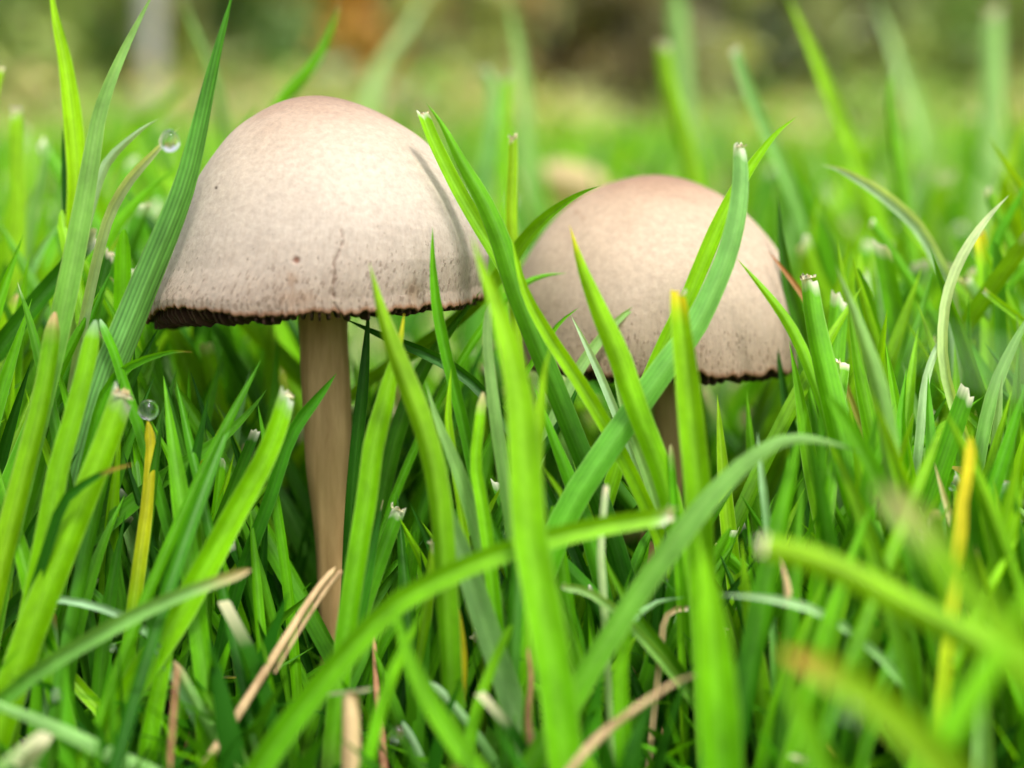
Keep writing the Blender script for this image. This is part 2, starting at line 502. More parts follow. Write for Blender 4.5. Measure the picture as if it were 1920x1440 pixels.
    for _ in range(8):
        C[1:-1] = (C[:-2] + 2 * C[1:-1] + C[2:]) / 4; rd[1:-1] = (rd[:-2] + 2 * rd[1:-1] + rd[2:]) / 4
    ang = np.linspace(0, 2 * math.pi, m, endpoint=False)
    ridg = 1 + 0.035 * np.array([noise.noise(Vector((math.cos(a) * 2.5, math.sin(a) * 2.5, seed))) for a in ang]) + 0.02 * np.sin(ang * 9 + seed)
    sv = []
    for i in range(n):
        wob = np.array([noise.noise(Vector((math.cos(a) * 1.2, math.sin(a) * 1.2, i * 0.12 + seed))) for a in ang])
        rr = rd[i] * (ridg + 0.05 * wob)
        sv.append(np.stack([C[i, 0] + rr * np.cos(ang), C[i, 1] + rr * np.sin(ang), np.full(m, C[i, 2])], -1))
    sv = np.array(sv).reshape(-1, 3) - foot
    st = add('stem', new_mesh('stem', sv, grid_faces(n, m, True), M_STEM), root)
    return root

D1 = 0.128
pxs = D1 / FPX
rc1 = at(597, 575, D1)
stem1 = [(at(604, 470, D1), 50 * pxs), (at(606, 600, D1), 46 * pxs), (at(612, 740, D1), 45 * pxs), (at(616, 860, D1), 44 * pxs),
         (at(620, 960, D1), 35 * pxs), (at(620, 1040, D1), 27 * pxs), (at(621, 1120, D1), 25 * pxs), (at(622, 1200, D1), 22 * pxs), (at(624, 1400, D1), 22 * pxs)]
foot1 = at(623, 1335, D1)
make_mushroom('larger bell shaped mushroom with a cracked cream cap and thick bare brown stem', foot1, rc1,
              311 * pxs, 388 * pxs, math.radians(0.0), math.radians(2.6), 1.7, stem1,
              [('crack', [(640, 432), (643, 452), (634, 474), (626, 492), (627, 520), (624, 548), (627, 570), (640, 592)]),
               ('spot', (556, 488), (9, 8), (0.42, 0.20, 0.14), 0.95, 0.00012),
               ('spot', (548, 525), (12, 16), (0.80, 0.66, 0.55), 0.7, 0.0),
               ('spot', (560, 560), (42, 18), (0.93, 0.80, 0.70), 0.6, 0.0),
               ('spot', (405, 352), (3.5, 3.5), (0.2, 0.15, 0.13), 0.95, 0.00003),
               ('spot', (775, 545), (16, 22), (0.68, 0.56, 0.45), 0.7, 0.00005)],
              shear=math.radians(3.2), skew=((0.0, 0.06, 0.21, 0.34, 0.49, 0.645, 0.785, 1.0), (0, 0.0, 0.065, 0.085, 0.085, 0.076, 0.055, 0.02)), rim_bump=0.0011, res=(760, 210))
D2 = 0.142
p2 = D2 / FPX
rc2 = at(1218, 672, D2)
stem2 = [(at(1236, 560, D2), 36 * p2), (at(1242, 690, D2), 33 * p2), (at(1258, 800, D2), 32 * p2), (at(1256, 900, D2), 31 * p2), (at(1230, 1000, D2), 32 * p2),
         (at(1236, 1090, D2), 33 * p2), (at(1238, 1180, D2), 34 * p2), (at(1240, 1310, D2), 34 * p2)]
foot2 = at(1239, 1255, D2)
PROF2 = np.array([(1.0, 0.0), (0.997, 0.08), (0.985, 0.165), (0.95, 0.305), (0.90, 0.435), (0.80, 0.61), (0.65, 0.77),
                  (0.5, 0.88), (0.35, 0.945), (0.2, 0.98), (0.08, 0.998), (0.0, 1.0)])
make_mushroom('smaller rounded tan mushroom with smooth domed cap and stem hidden among crossing blades', foot2, rc2,
              276 * p2, 340 * p2, math.radians(1.0), math.radians(4.2), 9.3, stem2,
              [('spot', (1083, 398), (9, 5), (0.75, 0.6, 0.5), 0.6, 0.0), ('spot', (1092, 408), (7, 4), (0.72, 0.58, 0.48), 0.6, 0.0)], PROF2, base_tint=(1.0, 0.92, 0.84))

# ------------------------------------------------------------------ grass blades
PAL = {'g': (0.125, 0.42, 0.002), 'l': (0.250, 0.56, 0.002), 'd': (0.022, 0.125, 0.004), 'b': (0.23, 0.45, 0.13),  # d: dark green, also carries painted shade in the fills
       'p': (0.46, 0.64, 0.36), 'y': (0.80, 0.69, 0.02), 's': (0.66, 0.50, 0.28), 'r': (0.36, 0.15, 0.06),
       'o': (0.62, 0.30, 0.06), 'w': (0.80, 0.78, 0.64), 'e': (0.068, 0.27, 0.005)}

def catmull(P, n, power=1.0):
    P = np.asarray(P, float)
    Q = np.vstack([2 * P[0] - P[1], P, 2 * P[-1] - P[-2]])
    seg = np.r_[0, np.cumsum(np.linalg.norm(np.diff(P, axis=0), axis=1))]
    s = seg[-1] * np.linspace(0, 1, n) ** power
    out = []
    for v in s:
        i = min(max(np.searchsorted(seg, v, 'right') - 1, 0), len(P) - 2)
        u = (v - seg[i]) / max(seg[i + 1] - seg[i], 1e-12)
        p0, p1, p2_, p3 = Q[i], Q[i + 1], Q[i + 2], Q[i + 3]
        out.append(0.5 * ((2 * p1) + (-p0 + p2_) * u + (2 * p0 - 5 * p1 + 4 * p2_ - p3) * u * u + (-p0 + 3 * p1 - 3 * p2_ + p3) * u ** 3))
    return np.array(out), s

def to_ground(P):
    """cut a path where it enters the ground, or carry it on down to the ground"""
    P = list(P)
    out = [P[0]]
    for p in P[1:]:
        out.append(p)
        if p[2] < ground_z(p[0], p[1]) - 0.001:
            return np.array(out)
    d = (out[-1] - out[-2]); d = d / np.linalg.norm(d)
    if d[2] > -0.1: d[2] = -0.1
    k = 0
    while out[-1][2] > ground_z(out[-1][0], out[-1][1]) - 0.001 and k < 40:
        k += 1
        d = d * 0.9 + np.array([0, 0, -1]) * 0.1; d /= np.linalg.norm(d)
        out.append(out[-1] + d * 0.004)
    return np.array(out)

def ribbon(P, W, tip, roll=0.0, twist=0.0, fold=0.22, colt='g', colb='g', tipcol=None, tiplen=0.0, taper=None, n=None, mat=None, wob=0.03, seed=0.0, ncross=7, tipw=0.72):
    """a leaf blade along P (tip first). returns mesh data with world coordinates"""
    L = np.sum(np.linalg.norm(np.diff(P, axis=0), axis=1))
    n = n or int(np.clip(L / 0.0022, 14, 40))
    C, s = catmull(P, n, 1.7)        # denser rows at the tip
    T = np.gradient(C, s, axis=0); T /= np.linalg.norm(T, axis=1, keepdims=True)
    view = CAM - C; view /= np.linalg.norm(view, axis=1, keepdims=True)
    S = np.cross(T, view); S /= np.linalg.norm(S, axis=1, keepdims=True) + 1e-9
    NN = np.cross(S, T)
    f = s / s[-1]
    taper = taper or min(0.6 * L, 9 * W)
    q = np.clip(s / taper, 0, 1)
    if tip == 'cut':
        w = tipw + (1 - tipw) * np.sqrt(np.clip(s / taper, 0, 1))
    elif tip == 'round':
        w = np.sqrt(np.clip(s / (1.1 * W), 0, 1)) * (0.7 + 0.3 * q)
        w[0] = 0.12
    else:
        w = (1 - (1 - q) ** 1.7); w[0] = max(w[0], 0.02)
    w = w * (1 - 0.25 * np.clip((f - 0.75) / 0.25, 0, 1))
    w = w * (1 + wob * np.sin(f * 9 + seed))
    hw = 0.5 * W * w
    r = roll + twist * f
    cr, sr = np.cos(r)[:, None], np.sin(r)[:, None]
    S2 = S * cr + NN * sr
    N2 = NN * cr - S * sr
    us = np.array([-1, -.88, -.5, -.09, .09, .5, .88, 1.0]) if ncross > 5 else np.array([-1, -.5, 0, .5, 1.0])
    ncross = len(us)
    prof = -np.abs(us) ** 1.12 * fold * 2
    Ck = C[:, None, :]
    if tip == 'cut':     # mown at a slant, torn unevenly
        sl = math.sin(seed * 7.3) * 0.9
        fall = np.clip(1 - s / (2.2 * W), 0, 1)
        tear = sl * us + 0.35 * np.sin(us * 5 + seed * 3)
        Ck = Ck - T[:, None, :] * (fall[:, None] * hw[:, None] * tear[None, :])[..., None]
    V = Ck + S2[:, None, :] * (hw[:, None] * us[None, :])[..., None] - N2[:, None, :] * (hw[:, None] * prof[None, :])[..., None]
    uv = np.stack([us[None, :] * hw[:, None] * 1000, np.broadcast_to((s * 1000)[:, None], (n, ncross))], -1)
    a = np.array(PAL[colt]); b = np.array(PAL[colb])
    m = np.clip(f * 1.5, 0, 1)[:, None]
    c = a * (1 - m) + b * m
    foot = np.clip((f - 0.82) / 0.18, 0, 1)[:, None] * 0.6
    c = c * (1 - foot) + np.array([0.34, 0.36, 0.12]) * foot
    if tipcol:
        k = np.clip(1 - s / max(tiplen, 1e-6), 0, 1)[:, None] ** 0.7
        c = c * (1 - k) + np.array(PAL[tipcol]) * k
    c = np.repeat(c[:, None, :], ncross, 1)
    # paler edges and midrib
    edge = (np.abs(us) > 0.9).astype(float) * 0.30 * (ncross > 5) + (np.abs(us) < 0.1) * 0.05
    c = c * (1 - edge[None, :, None]) + np.array([0.46, 0.62, 0.20]) * edge[None, :, None] * np.clip(c.sum(-1, keepdims=True) / 0.6, 0.25, 1.2)
    return V.reshape(-1, 3), grid_faces(n, ncross), uv.reshape(-1, 2), c.reshape(-1, 3), C, T, S2, N2, hw, L

def fray(C, T, S2, N2, hw, depth_scale=1.0):
    """torn, dried fibres at a mown tip"""
    v, f, c = [], [], []
    w = hw[0]
    k = random.choice([4, 5, 7])
    for i in range(k):
        u0 = -1 + 2 * i / k; u1 = u0 + 2 / k + 0.05
        base = C[0] + T[0] * w * 0.35
        ln = w * (0.04 + 0.75 * random.random() ** 3.5)
        off = N2[0] * w * 0.10
        um = (u0 + u1) / 2 + random.uniform(-0.45, 0.45)
        a = base + S2[0] * w * u0; b = base + S2[0] * w * u1
        top = C[0] - T[0] * ln + S2[0] * w * um + N2[0] * w * random.uniform(-0.4, 0.5)
        mid = C[0] - T[0] * ln * 0.35 + S2[0] * w * (um + 0.17) + N2[0] * w * random.uniform(-0.1, 0.3)
        mid2 = C[0] - T[0] * ln * 0.35 + S2[0] * w * (um - 0.17) + N2[0] * w * random.uniform(-0.1, 0.3)
        j = len(v)
        v += [a + off, b + off, mid + off, mid2 + off, top, a - off, b - off, mid - off, mid2 - off]
        f += [(j, j + 1, j + 2, j + 3), (j + 3, j + 2, j + 4), (j + 6, j + 5, j + 8, j + 7), (j + 7, j + 8, j + 4), (j + 1, j + 6, j + 7, j + 2), (j + 5, j, j + 3, j + 8), (j + 2, j + 7, j + 4), (j + 8, j + 3, j + 4)]
        cc = np.array(PAL[random.choice('wws')]) * random.uniform(0.5, 0.95) * np.array([1, .95, .85]); yy = np.array(PAL['y']) * 0.3 + np.array(PAL['w']) * 0.7
        c += [yy, yy, cc, cc, cc, yy, yy, cc, cc]
    return np.array(v), f, np.array(c)

N_BLADES = [0]
def blade_object(P, W, tip, label, group=None, name='grass_blade', cat='grass blade', mat=None, vary=0.16, rib=0.38, **kw):
    V, F, UV, C_, C, T, S2, N2, hw, L = ribbon(P, W, tip, seed=random.uniform(0, 9), **kw)
    C_ = C_ * (1 + random.uniform(-vary, vary)) * np.array([1 + random.uniform(-vary, vary) * (0.2 if 'y' in (kw.get('colt'), kw.get('tipcol')) else 1), 1, 1])
    C_ = np.concatenate([C_, np.full((len(C_), 1), rib)], 1)
    root = np.array(C[-1])
    o = add(name, new_mesh(name, V - root, F, mat or M_BLADE, UV, C_), None, root)
    props(o, label, cat, group)
    if tip == 'cut':
        v, f, c = fray(C, T, S2, N2, hw)
        add('cut_tip', new_mesh('cut_tip', v - root, f, M_DRY, np.zeros((len(v), 2)), c, smooth=False), o)
    N_BLADES[0] += 1
    return o

def T_(pts, w, d0, d1, col, tip, label, group=None, **kw):
    pts = np.array(pts, float)
    seg = np.r_[0, np.cumsum(np.hypot(*np.diff(pts, axis=0).T))]
    if pts[:, 0].mean() < 1420:          # most of the near sward stands close to the mushrooms
        d0, d1 = [0.1165 - (0.1165 - q) * 0.58 if q < 0.1165 else q for q in (d0, d1)]
    d = d0 + (d1 - d0) * seg / seg[-1]
    P = to_ground(np.array([at(x, y, k) for (x, y), k in zip(pts, d)]))
    roll = kw.pop('roll', random.uniform(-0.35, 0.35))
    W = w * (d0 + d1) / 2 / FPX / max(math.cos(roll), 0.5) * 0.90
    fold = kw.pop('fold', random.choice([-1, 1]) * random.uniform(0.22, 0.45))
    tc = kw.pop('tipcol', None)
    tl = kw.pop('tiplen', 0.0)
    if tip == 'cut' and tc is None:
        tc, tl = 'w', 0.45 * W
    return blade_object(P, W, tip, label, group, roll=roll, fold=fold, colt=col[0], colb=col[1], tipcol=tc, tiplen=tl, **kw)
#TRACED_START
# ---- blades left of the larger mushroom
T_([(92,-45),(101,20),(122,120),(136,230),(144,340),(138,450),(128,560)], 40, .128, .130, 'll', 'point', 'broad sunlit yellow-green blade with ribbed face, standing upright left of the tall grey-green blade', fold=.3, roll=.1, rib=1.0)
T_([(118,235),(122,300),(128,370),(136,450),(142,560)], 26, .131, .132, 'dd', 'point', 'dark strip painted as the shaded folded half of the broad ribbed yellow-green blade', roll=.3)  # separate dark strip, the shade of the fold is put into its colour
T_([(297,-30),(270,20),(235,90),(205,160),(185,225),(172,300),(155,400),(132,520),(106,640),(68,800),(30,950)], 46, .117, .108, 'bg', 'point', 'long grey-green blade arching up past the hanging dew drop', roll=-.1, taper=.032)
T_([(440,-25),(430,12),(405,110),(378,230),(354,330),(324,415),(280,520),(240,620),(207,700),(182,780)], 66, .112, .114, 'eb', 'point', 'long dark striped blade leaning along the left edge of the larger cap', fold=-.32, roll=.2, taper=.036, rib=1.5)
T_([(338,-10),(365,60),(400,150),(425,255),(440,340)], 24, .20, .21, 'be', 'point', 'blurred teal blade sloping down behind the dark striped blade')
T_([(30,205),(31,300),(33,400),(30,520),(26,640)], 30, .150, .150, 'll', 'cut', 'upright blurred lime blade with a mown white tip behind the grey-green arching blade')
T_([(0,128),(-12,180),(-30,300),(-40,420)], 20, .14, .14, 'll', 'cut', 'mown pale tip of a blade reaching in above the upright lime blade')
T_([(298,222),(262,245),(212,290),(188,330),(170,390),(150,470),(130,560)], 20, .124, .128, 'pb', 'point', 'pale silvery blade bending right just above the dew drop blade')
T_([(337,238),(290,285),(240,340),(206,400),(185,470),(165,560)], 22, .1095, .120, 'pb', 'point', 'silvery blade with a dew drop hanging below its tip')
T_([(336,315),(290,345),(240,395),(200,448),(150,540),(90,660),(40,760)], 32, .135, .132, 'gg', 'point', 'mid green blade with pale edge sloping down beneath the dew drop')
T_([(375,138),(300,200),(232,270),(180,340)], 28, .25, .25, 'll', 'point', 'blurred lime blade crossing behind the hanging dew drop')
T_([(208,475),(195,520),(180,580),(168,640),(160,720)], 26, .128, .126, 'dg', 'cut', 'short dark blade with a torn white mown tip beside the dark striped blade')
T_([(33,530),(55,600),(76,680),(95,760)], 24, .116, .114, 'ed', 'point', 'short dark pale-tipped blade beside the wide blade with the dry blunt tip', tipcol='p', tiplen=.0012)
T_([(104,585),(99,650),(80,760),(50,880),(20,1000),(-10,1130)], 46, .106, .102, 'gl', 'round', 'wide fresh green blade with a dry tan blunt tip beside the bright lime blade', tipcol='s', tiplen=.002)
T_([(180,600),(165,680),(140,780),(112,880),(90,1000),(60,1150),(30,1300)], 46, .106, .101, 'll', 'round', 'bright lime blade with a pale rounded tip left of the frayed wide blade', tipcol='p', tiplen=.0015)
T_([(232,738),(200,830),(160,930),(112,1050),(60,1180),(20,1300)], 62, .101, .096, 'll', 'cut', 'wide lime blade with a frayed yellow and white mown end beside the yellow-tipped dewy blade', taper=.02)
T_([(277,790),(281,850),(275,940),(262,1040),(250,1130),(235,1260)], 30, .112, .108, 'lg', 'round', 'blade with a bright yellow top carrying a round dew drop', tipcol='y', tiplen=.018)
T_([(188,598),(215,660),(236,725),(262,800)], 24, .112, .112, 'ge', 'round', 'short green blade leaning right under the dark striped blade', tipcol='p', tiplen=.001)
T_([(360,660),(320,659),(262,675),(220,700),(190,745),(170,820)], 22, .113, .113, 'ge', 'point', 'narrow green blade bending over to the right with an orange tip', tipcol='o', tiplen=.0012, roll=.5)
T_([(502,728),(470,770),(420,820),(360,862),(290,912),(220,970),(150,1030),(90,1085),(40,1130)], 36, .118, .112, 'ed', 'point', 'dark green blade lying diagonally across the yellow-tipped dewy blade', fold=.25)
T_([(538,738),(520,800),(490,870),(440,960),(392,1050),(330,1160),(270,1250),(210,1350),(150,1450)], 56, .104, .098, 'll', 'cut', 'wide bright lime blade with a white mown tip beside the thick stem', taper=.018, tipw=.55, roll=.1)
T_([(631,700),(600,740),(560,790),(535,840),(510,920),(480,1000),(450,1080),(420,1180),(400,1280)], 28, .114, .116, 'ed', 'point', 'dark pointed blade crossing in front of the thick stem', fold=.3, taper=.006)
T_([(482,608),(430,680),(380,750),(330,830),(300,880),(270,940)], 17, .152, .150, 'bb', 'point', 'thin silvery blade running diagonally behind the dark diagonal blade')
T_([(437,768),(392,850),(360,930),(335,1020),(318,1100)], 28, .124, .124, 'yy', 'point', 'yellowed withered blade behind the wide bright lime blade', tipcol='o', tiplen=.003)
T_([(125,400),(80,460),(40,540),(0,622),(-30,700)], 20, .142, .138, 'bg', 'point', 'pale grey-green leaning blade behind the short dark pale-tipped blade')
T_([(122,470),(60,600),(10,700),(-25,780)], 24, .132, .128, 'ge', 'point', 'green blade leaning steeply right behind the wide fresh green blade')
T_([(470,1068),(420,1085),(350,1110),(280,1140),(220,1170),(150,1210),(80,1252),(28,1292)], 32, .090, .090, 'be', 'round', 'grey-green blade lying low with a dry straw coloured end pointing right', tipcol='s', tiplen=.004)
T_([(70,1122),(130,1126),(190,1140),(230,1155),(280,1190),(310,1240)], 17, .100, .100, 'pb', 'cut', 'small pale blade end curling left above the torn grey-green blade', tipcol='p', tiplen=.001)
T_([(-70,1280),(0,1320),(80,1350),(160,1386),(230,1420),(310,1455)], 30, .084, .084, 'bb', 'point', 'broad silvery blade slanting low across the torn grey-green ribbed blade', taper=.01)
T_([(95,1142),(94,1220),(90,1320),(86,1450)], 44, .105, .100, 'bb', 'cut', 'grey-green ribbed blade with a torn orange mown end, standing low', tipcol='o', tiplen=.0015, taper=.02, tipw=.45)
T_([(50,1188),(100,1230),(150,1290),(192,1335),(230,1400)], 32, .110, .108, 'll', 'round', 'lime blade leaning left behind the torn grey-green blade')
T_([(316,1190),(302,1260),(284,1350),(270,1450)], 42, .100, .098, 'lg', 'round', 'upright lime blade with blunt tip left of the dry straw')
T_([(325,1240),(352,1290),(400,1380),(440,1455)], 24, .098, .096, 'bg', 'round', 'green blade with a straw coloured tip leaning left below the dry straw', tipcol='s', tiplen=.002)
T_([(382,1295),(402,1322),(432,1380),(466,1455)], 28, .094, .092, 'gb', 'round', 'folded green blade with curled tip under the dry straw', fold=.5)
T_([(250,870),(200,885),(150,915),(120,945),(100,1000)], 22, .096, .098, 'dd', 'point', 'small dark blurred blade bent right below the frayed wide blade', tipcol='o', tiplen=.003)
T_([(110,700),(85,790),(60,880),(40,960)], 12, .110, .110, 'pb', 'point', 'thin silvery blade between the wide fresh green and bright lime blades')
# ---- behind the larger cap
T_([(638,2),(626,40),(600,100),(570,142),(530,186),(498,235),(470,300)], 26, .158, .160, 'gg', 'point', 'blade rising out from behind the top left of the larger cap', tipcol='s', tiplen=.002)
T_([(486,194),(446,250),(428,292),(410,350)], 14, .150, .150, 'gb', 'point', 'thin blade showing just behind the left shoulder of the larger cap')
T_([(905,128),(925,172),(918,260),(907,330),(900,420)], 30, .22, .22, 'be', 'cut', 'blurred grey-green blade with pale bent tip behind the gap between the caps')
T_([(950,-10),(972,100),(985,240),(992,370),(998,450)], 28, .25, .25, 'bb', 'point', 'blurred pale blade rising tall behind the yellow-green mown blade')
T_([(952,140),(948,230),(946,340),(944,430)], 24, .20, .20, 'lg', 'cut', 'blurred lime blade just behind the yellow-green mown blade')
T_([(820,-40),(760,60),(715,130),(690,210),(680,280)], 34, .32, .32, 'pl', 'point', 'very blurred pale blade leaning right above the larger cap')
# ---- between the caps
T_([(792,212),(815,270),(860,360),(902,432),(950,512),(985,600),(1010,655)], 32, .118, .118, 'll', 'cut', 'translucent lime blade with torn white tip resting against the larger cap', fold=.25)
T_([(800,194),(830,235),(870,310),(906,372),(940,450),(965,530),(996,612),(1040,720),(1080,820),(1112,900)], 46, .113, .114, 'gd', 'point', 'long dark green blade crossing the right edge of the larger cap', fold=-.32, roll=.15, taper=.018)
T_([(958,440),(985,545),(1030,630),(1080,705),(1132,790),(1170,860)], 30, .109, .110, 'll', 'point', 'bright green blade running beside the long dark blade below the caps')
T_([(961,256),(961,300),(958,400),(962,480),(965,570)], 24, .130, .130, 'll', 'cut', 'upright yellow-green blade with white mown tip between the two caps')
T_([(1126,348),(1080,368),(1022,410),(986,450),(958,492),(920,540),(880,582),(800,645),(720,695)], 30, .120, .138, 'gl', 'point', 'curved blade with pale edges reaching right over the smaller cap', fold=.35)
T_([(1062,512),(1020,517),(985,530),(950,555),(915,600)], 18, .129, .127, 'ge', 'point', 'short blade tip touching the left side of the smaller cap')
T_([(1068,423),(1090,500),(1125,590),(1160,670),(1190,760),(1226,850),(1250,920),(1268,1000)], 48, .104, .104, 'lg', 'point', 'bright pointed blade leaning left in front of the smaller cap', taper=.014, tipcol='y', tiplen=.003)
T_([(1216,561),(1170,590),(1122,640),(1080,700),(1050,760)], 26, .126, .124, 'bb', 'point', 'silvery blade reaching right across the lower part of the smaller cap')
T_([(1070,590),(1092,632),(1120,690),(1142,742),(1165,800)], 17, .120, .118, 'pb', 'point', 'thin silvery blade leaning left before the smaller cap rim')
T_([(1085,577),(1050,604),(1020,645)], 11, .122, .122, 'ge', 'point', 'tiny green blade tip at the left rim of the smaller cap')
T_([(1495,218),(1456,250),(1420,296),(1388,345),(1350,420),(1320,490),(1290,562),(1250,640),(1215,720)], 34, .122, .122, 'll', 'point', 'lime blade curving up past the right shoulder of the smaller cap', fold=.3, taper=.016)
T_([(1388,272),(1391,330),(1385,400),(1365,480),(1332,560),(1300,622),(1250,690),(1200,760),(1130,860),(1070,955),(1030,1050),(1000,1140)], 56, .110, .104, 'bg', 'cut', 'wide grey-green blade with white mown tip crossing before the smaller cap', roll=.2, taper=.022, tipw=.36, tipcol='w', tiplen=.0012)
T_([(1273,550),(1280,620),(1290,700),(1300,800),(1310,900),(1316,1010)], 54, .098, .096, 'lg', 'cut', 'upright pale blade with yellow frayed end before the smaller cap', taper=.01, tipw=.5, tipcol='y', tiplen=.002)
T_([(1440,470),(1480,520),(1512,565),(1540,620)], 13, .130, .128, 'rg', 'point', 'thin brownish tip over the right edge of the smaller cap')
T_([(1382,485),(1430,540),(1470,592),(1500,645),(1530,720)], 24, .124, .122, 'lg', 'point', 'pointed lime blade leaning left before the right side of the smaller cap')
T_([(1458,368),(1465,440),(1480,530),(1502,602),(1515,690),(1530,780)], 34, .132, .132, 'dg', 'point', 'dark pointed blade standing at the right edge of the smaller cap')
# ---- before and below the larger cap
T_([(693,495),(710,570),(731,640),(760,720),(790,800),(815,900),(826,1000),(832,1090)], 46, .098, .096, 'lg', 'point', 'bright pointed blade overlapping the front rim of the larger cap', taper=.012)
T_([(811,425),(812,500),(820,580),(836,660),(852,725),(870,800)], 24, .111, .113, 'gd', 'point', 'slim dark pointed blade standing before the right part of the larger cap', fold=.4)
T_([(884,440),(905,505),(932,575),(956,655),(974,750),(985,880),(992,1000),(1012,1110),(1040,1260),(1062,1450)], 72, .088, .080, 'lg', 'point', 'tallest broad blurred blade standing before the gap between the mushrooms', taper=.022, roll=.05)
T_([(1035,645),(1020,700),(1010,800),(1004,900),(1000,1000)], 24, .094, .092, 'lg', 'point', 'narrow lime blade beside the tallest broad blurred blade')
T_([(758,588),(750,640),(735,702),(720,765),(702,835),(690,930),(670,1050),(651,1180),(636,1300),(620,1450)], 44, .106, .098, 'lg', 'point', 'bright green blade rising beside the thick stem to a yellow tip', tipcol='y', tiplen=.003, taper=.012)
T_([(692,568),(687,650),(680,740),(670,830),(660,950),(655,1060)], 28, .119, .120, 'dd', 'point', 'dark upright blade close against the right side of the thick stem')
T_([(645,597),(720,630),(800,662),(870,702),(930,762),(980,840)], 24, .121, .117, 'dd', 'point', 'dark shaded blade sloping down right beneath the larger cap')  # shadow below the cap is put into the dark blade colour
T_([(902,545),(850,612),(790,700),(750,800),(720,920),(700,1040)], 36, .123, .124, 'ed', 'point', 'wide dark blade in the shade below the right of the larger cap')  # darkened in colour for the cap's shadow
T_([(918,568),(915,640),(925,740),(940,850),(956,960),(970,1060)], 26, .108, .106, 'be', 'round', 'mottled grey-green blade standing upright below the gap between caps')
T_([(798,716),(820,790),(850,862),(880,950),(902,1030),(925,1120)], 32, .106, .105, 'be', 'point', 'speckled grey-green blade leaning left below the larger cap')
T_([(906,735),(898,800),(892,872),(905,950),(916,1030),(925,1110)], 28, .104, .102, 'lg', 'round', 'lime blade with a tan dry tip below the larger cap', tipcol='s', tiplen=.002)
T_([(846,690),(840,780),(850,860),(862,940)], 18, .110, .110, 'll', 'point', 'small bright blade between the speckled and tan-tipped blades')
T_([(815,880),(850,990),(880,1080),(912,1180),(950,1290),(990,1410)], 50, .100, .096, 'bb', 'point', 'wide pale silvery blade crossing under the arching mown blade', taper=.012, roll=.1)
T_([(1258,966),(1180,976),(1100,991),(1000,1016),(900,1050),(812,1090),(740,1132),(680,1190),(600,1282),(530,1372),(470,1460)], 52, .086, .082, 'lg', 'cut', 'long lime blade arching right across both mushrooms to a yellow mown end', taper=.035, tipw=.6, roll=.15)
T_([(1616,848),(1560,830),(1500,820),(1450,831),(1390,870),(1320,942),(1250,1032),(1180,1132),(1110,1242),(1052,1340),(980,1450)], 48, .090, .084, 'bg', 'point', 'long blade arching over to the right before the slender hidden stem', taper=.02)
T_([(960,1172),(945,1200),(915,1270),(890,1350),(870,1450)], 26, .090, .088, 'lg', 'round', 'narrow green blade leaning right under the pale silvery blade')
T_([(800,1128),(760,1210),(720,1310),(682,1450)], 28, .086, .083, 'lg', 'point', 'lime blade leaning right beneath the arching mown blade')
T_([(735,1125),(760,1220),(800,1310),(850,1392),(905,1460)], 42, .080, .078, 'gg', 'point', 'blurred green blade leaning left beneath the arching mown blade', taper=.01)
T_([(754,1353),(780,1400),(802,1460)], 20, .100, .099, 'pb', 'round', 'small silvery blade with a dew drop beside its tip')
T_([(806,1278),(840,1310),(890,1372),(940,1450)], 20, .096, .094, 'pg', 'round', 'small pale blade with hooked tip before the yellow dead blade')
T_([(640,1180),(628,1280),(620,1380),(618,1460)], 30, .104, .102, 'gg', 'point', 'green blade standing just left of the rounded dead stalk')
T_([(1180,1160),(1166,1250),(1168,1350),(1174,1460)], 38, .092, .090, 'lg', 'round', 'upright blunt green blade between the tallest broad blade and brown bent twig')
T_([(1137,910),(1131,970),(1126,1030),(1130,1090)], 15, .097, .097, 'pb', 'cut', 'slim whitish mown blade standing behind the arching mown blade', tipcol='w', tiplen=.001)
T_([(1130,1040),(1160,1100),(1200,1165),(1250,1230)], 34, .101, .100, 'gd', 'point', 'green blade leaning left under the wide grey-green blade')
T_([(1258,833),(1262,900),(1268,980),(1272,1060)], 17, .104, .104, 'gl', 'round', 'slender blade with pinkish blunt tip before the slender hidden stem', tipcol='s', tiplen=.0016)
T_([(1056,1100),(1100,1108),(1150,1140),(1200,1190)], 18, .096, .096, 'bg', 'cut', 'short curled blade with blunt end lying left', tipcol='b', tiplen=.001)
T_([(1282,1120),(1230,1130),(1192,1158),(1150,1210)], 13, .100, .100, 'pg', 'point', 'thin pale blade curving right just above the brown bent twig')
T_([(980,900),(1030,830),(1070,760),(1092,700)][::-1], 22, .118, .116, 'de', 'point', 'shaded green blade leaning right behind the wide grey-green crossing blade')
T_([(1000,720),(1030,800),(1062,880),(1090,950),(1110,1020)], 34, .112, .111, 'gd', 'point', 'shaded green blade leaning left behind the wide grey-green crossing blade')
T_([(1150,700),(1165,760),(1190,830),(1215,900),(1240,980)], 22, .113, .112, 'be', 'point', 'dull blue-green blade under the left rim of the smaller cap')
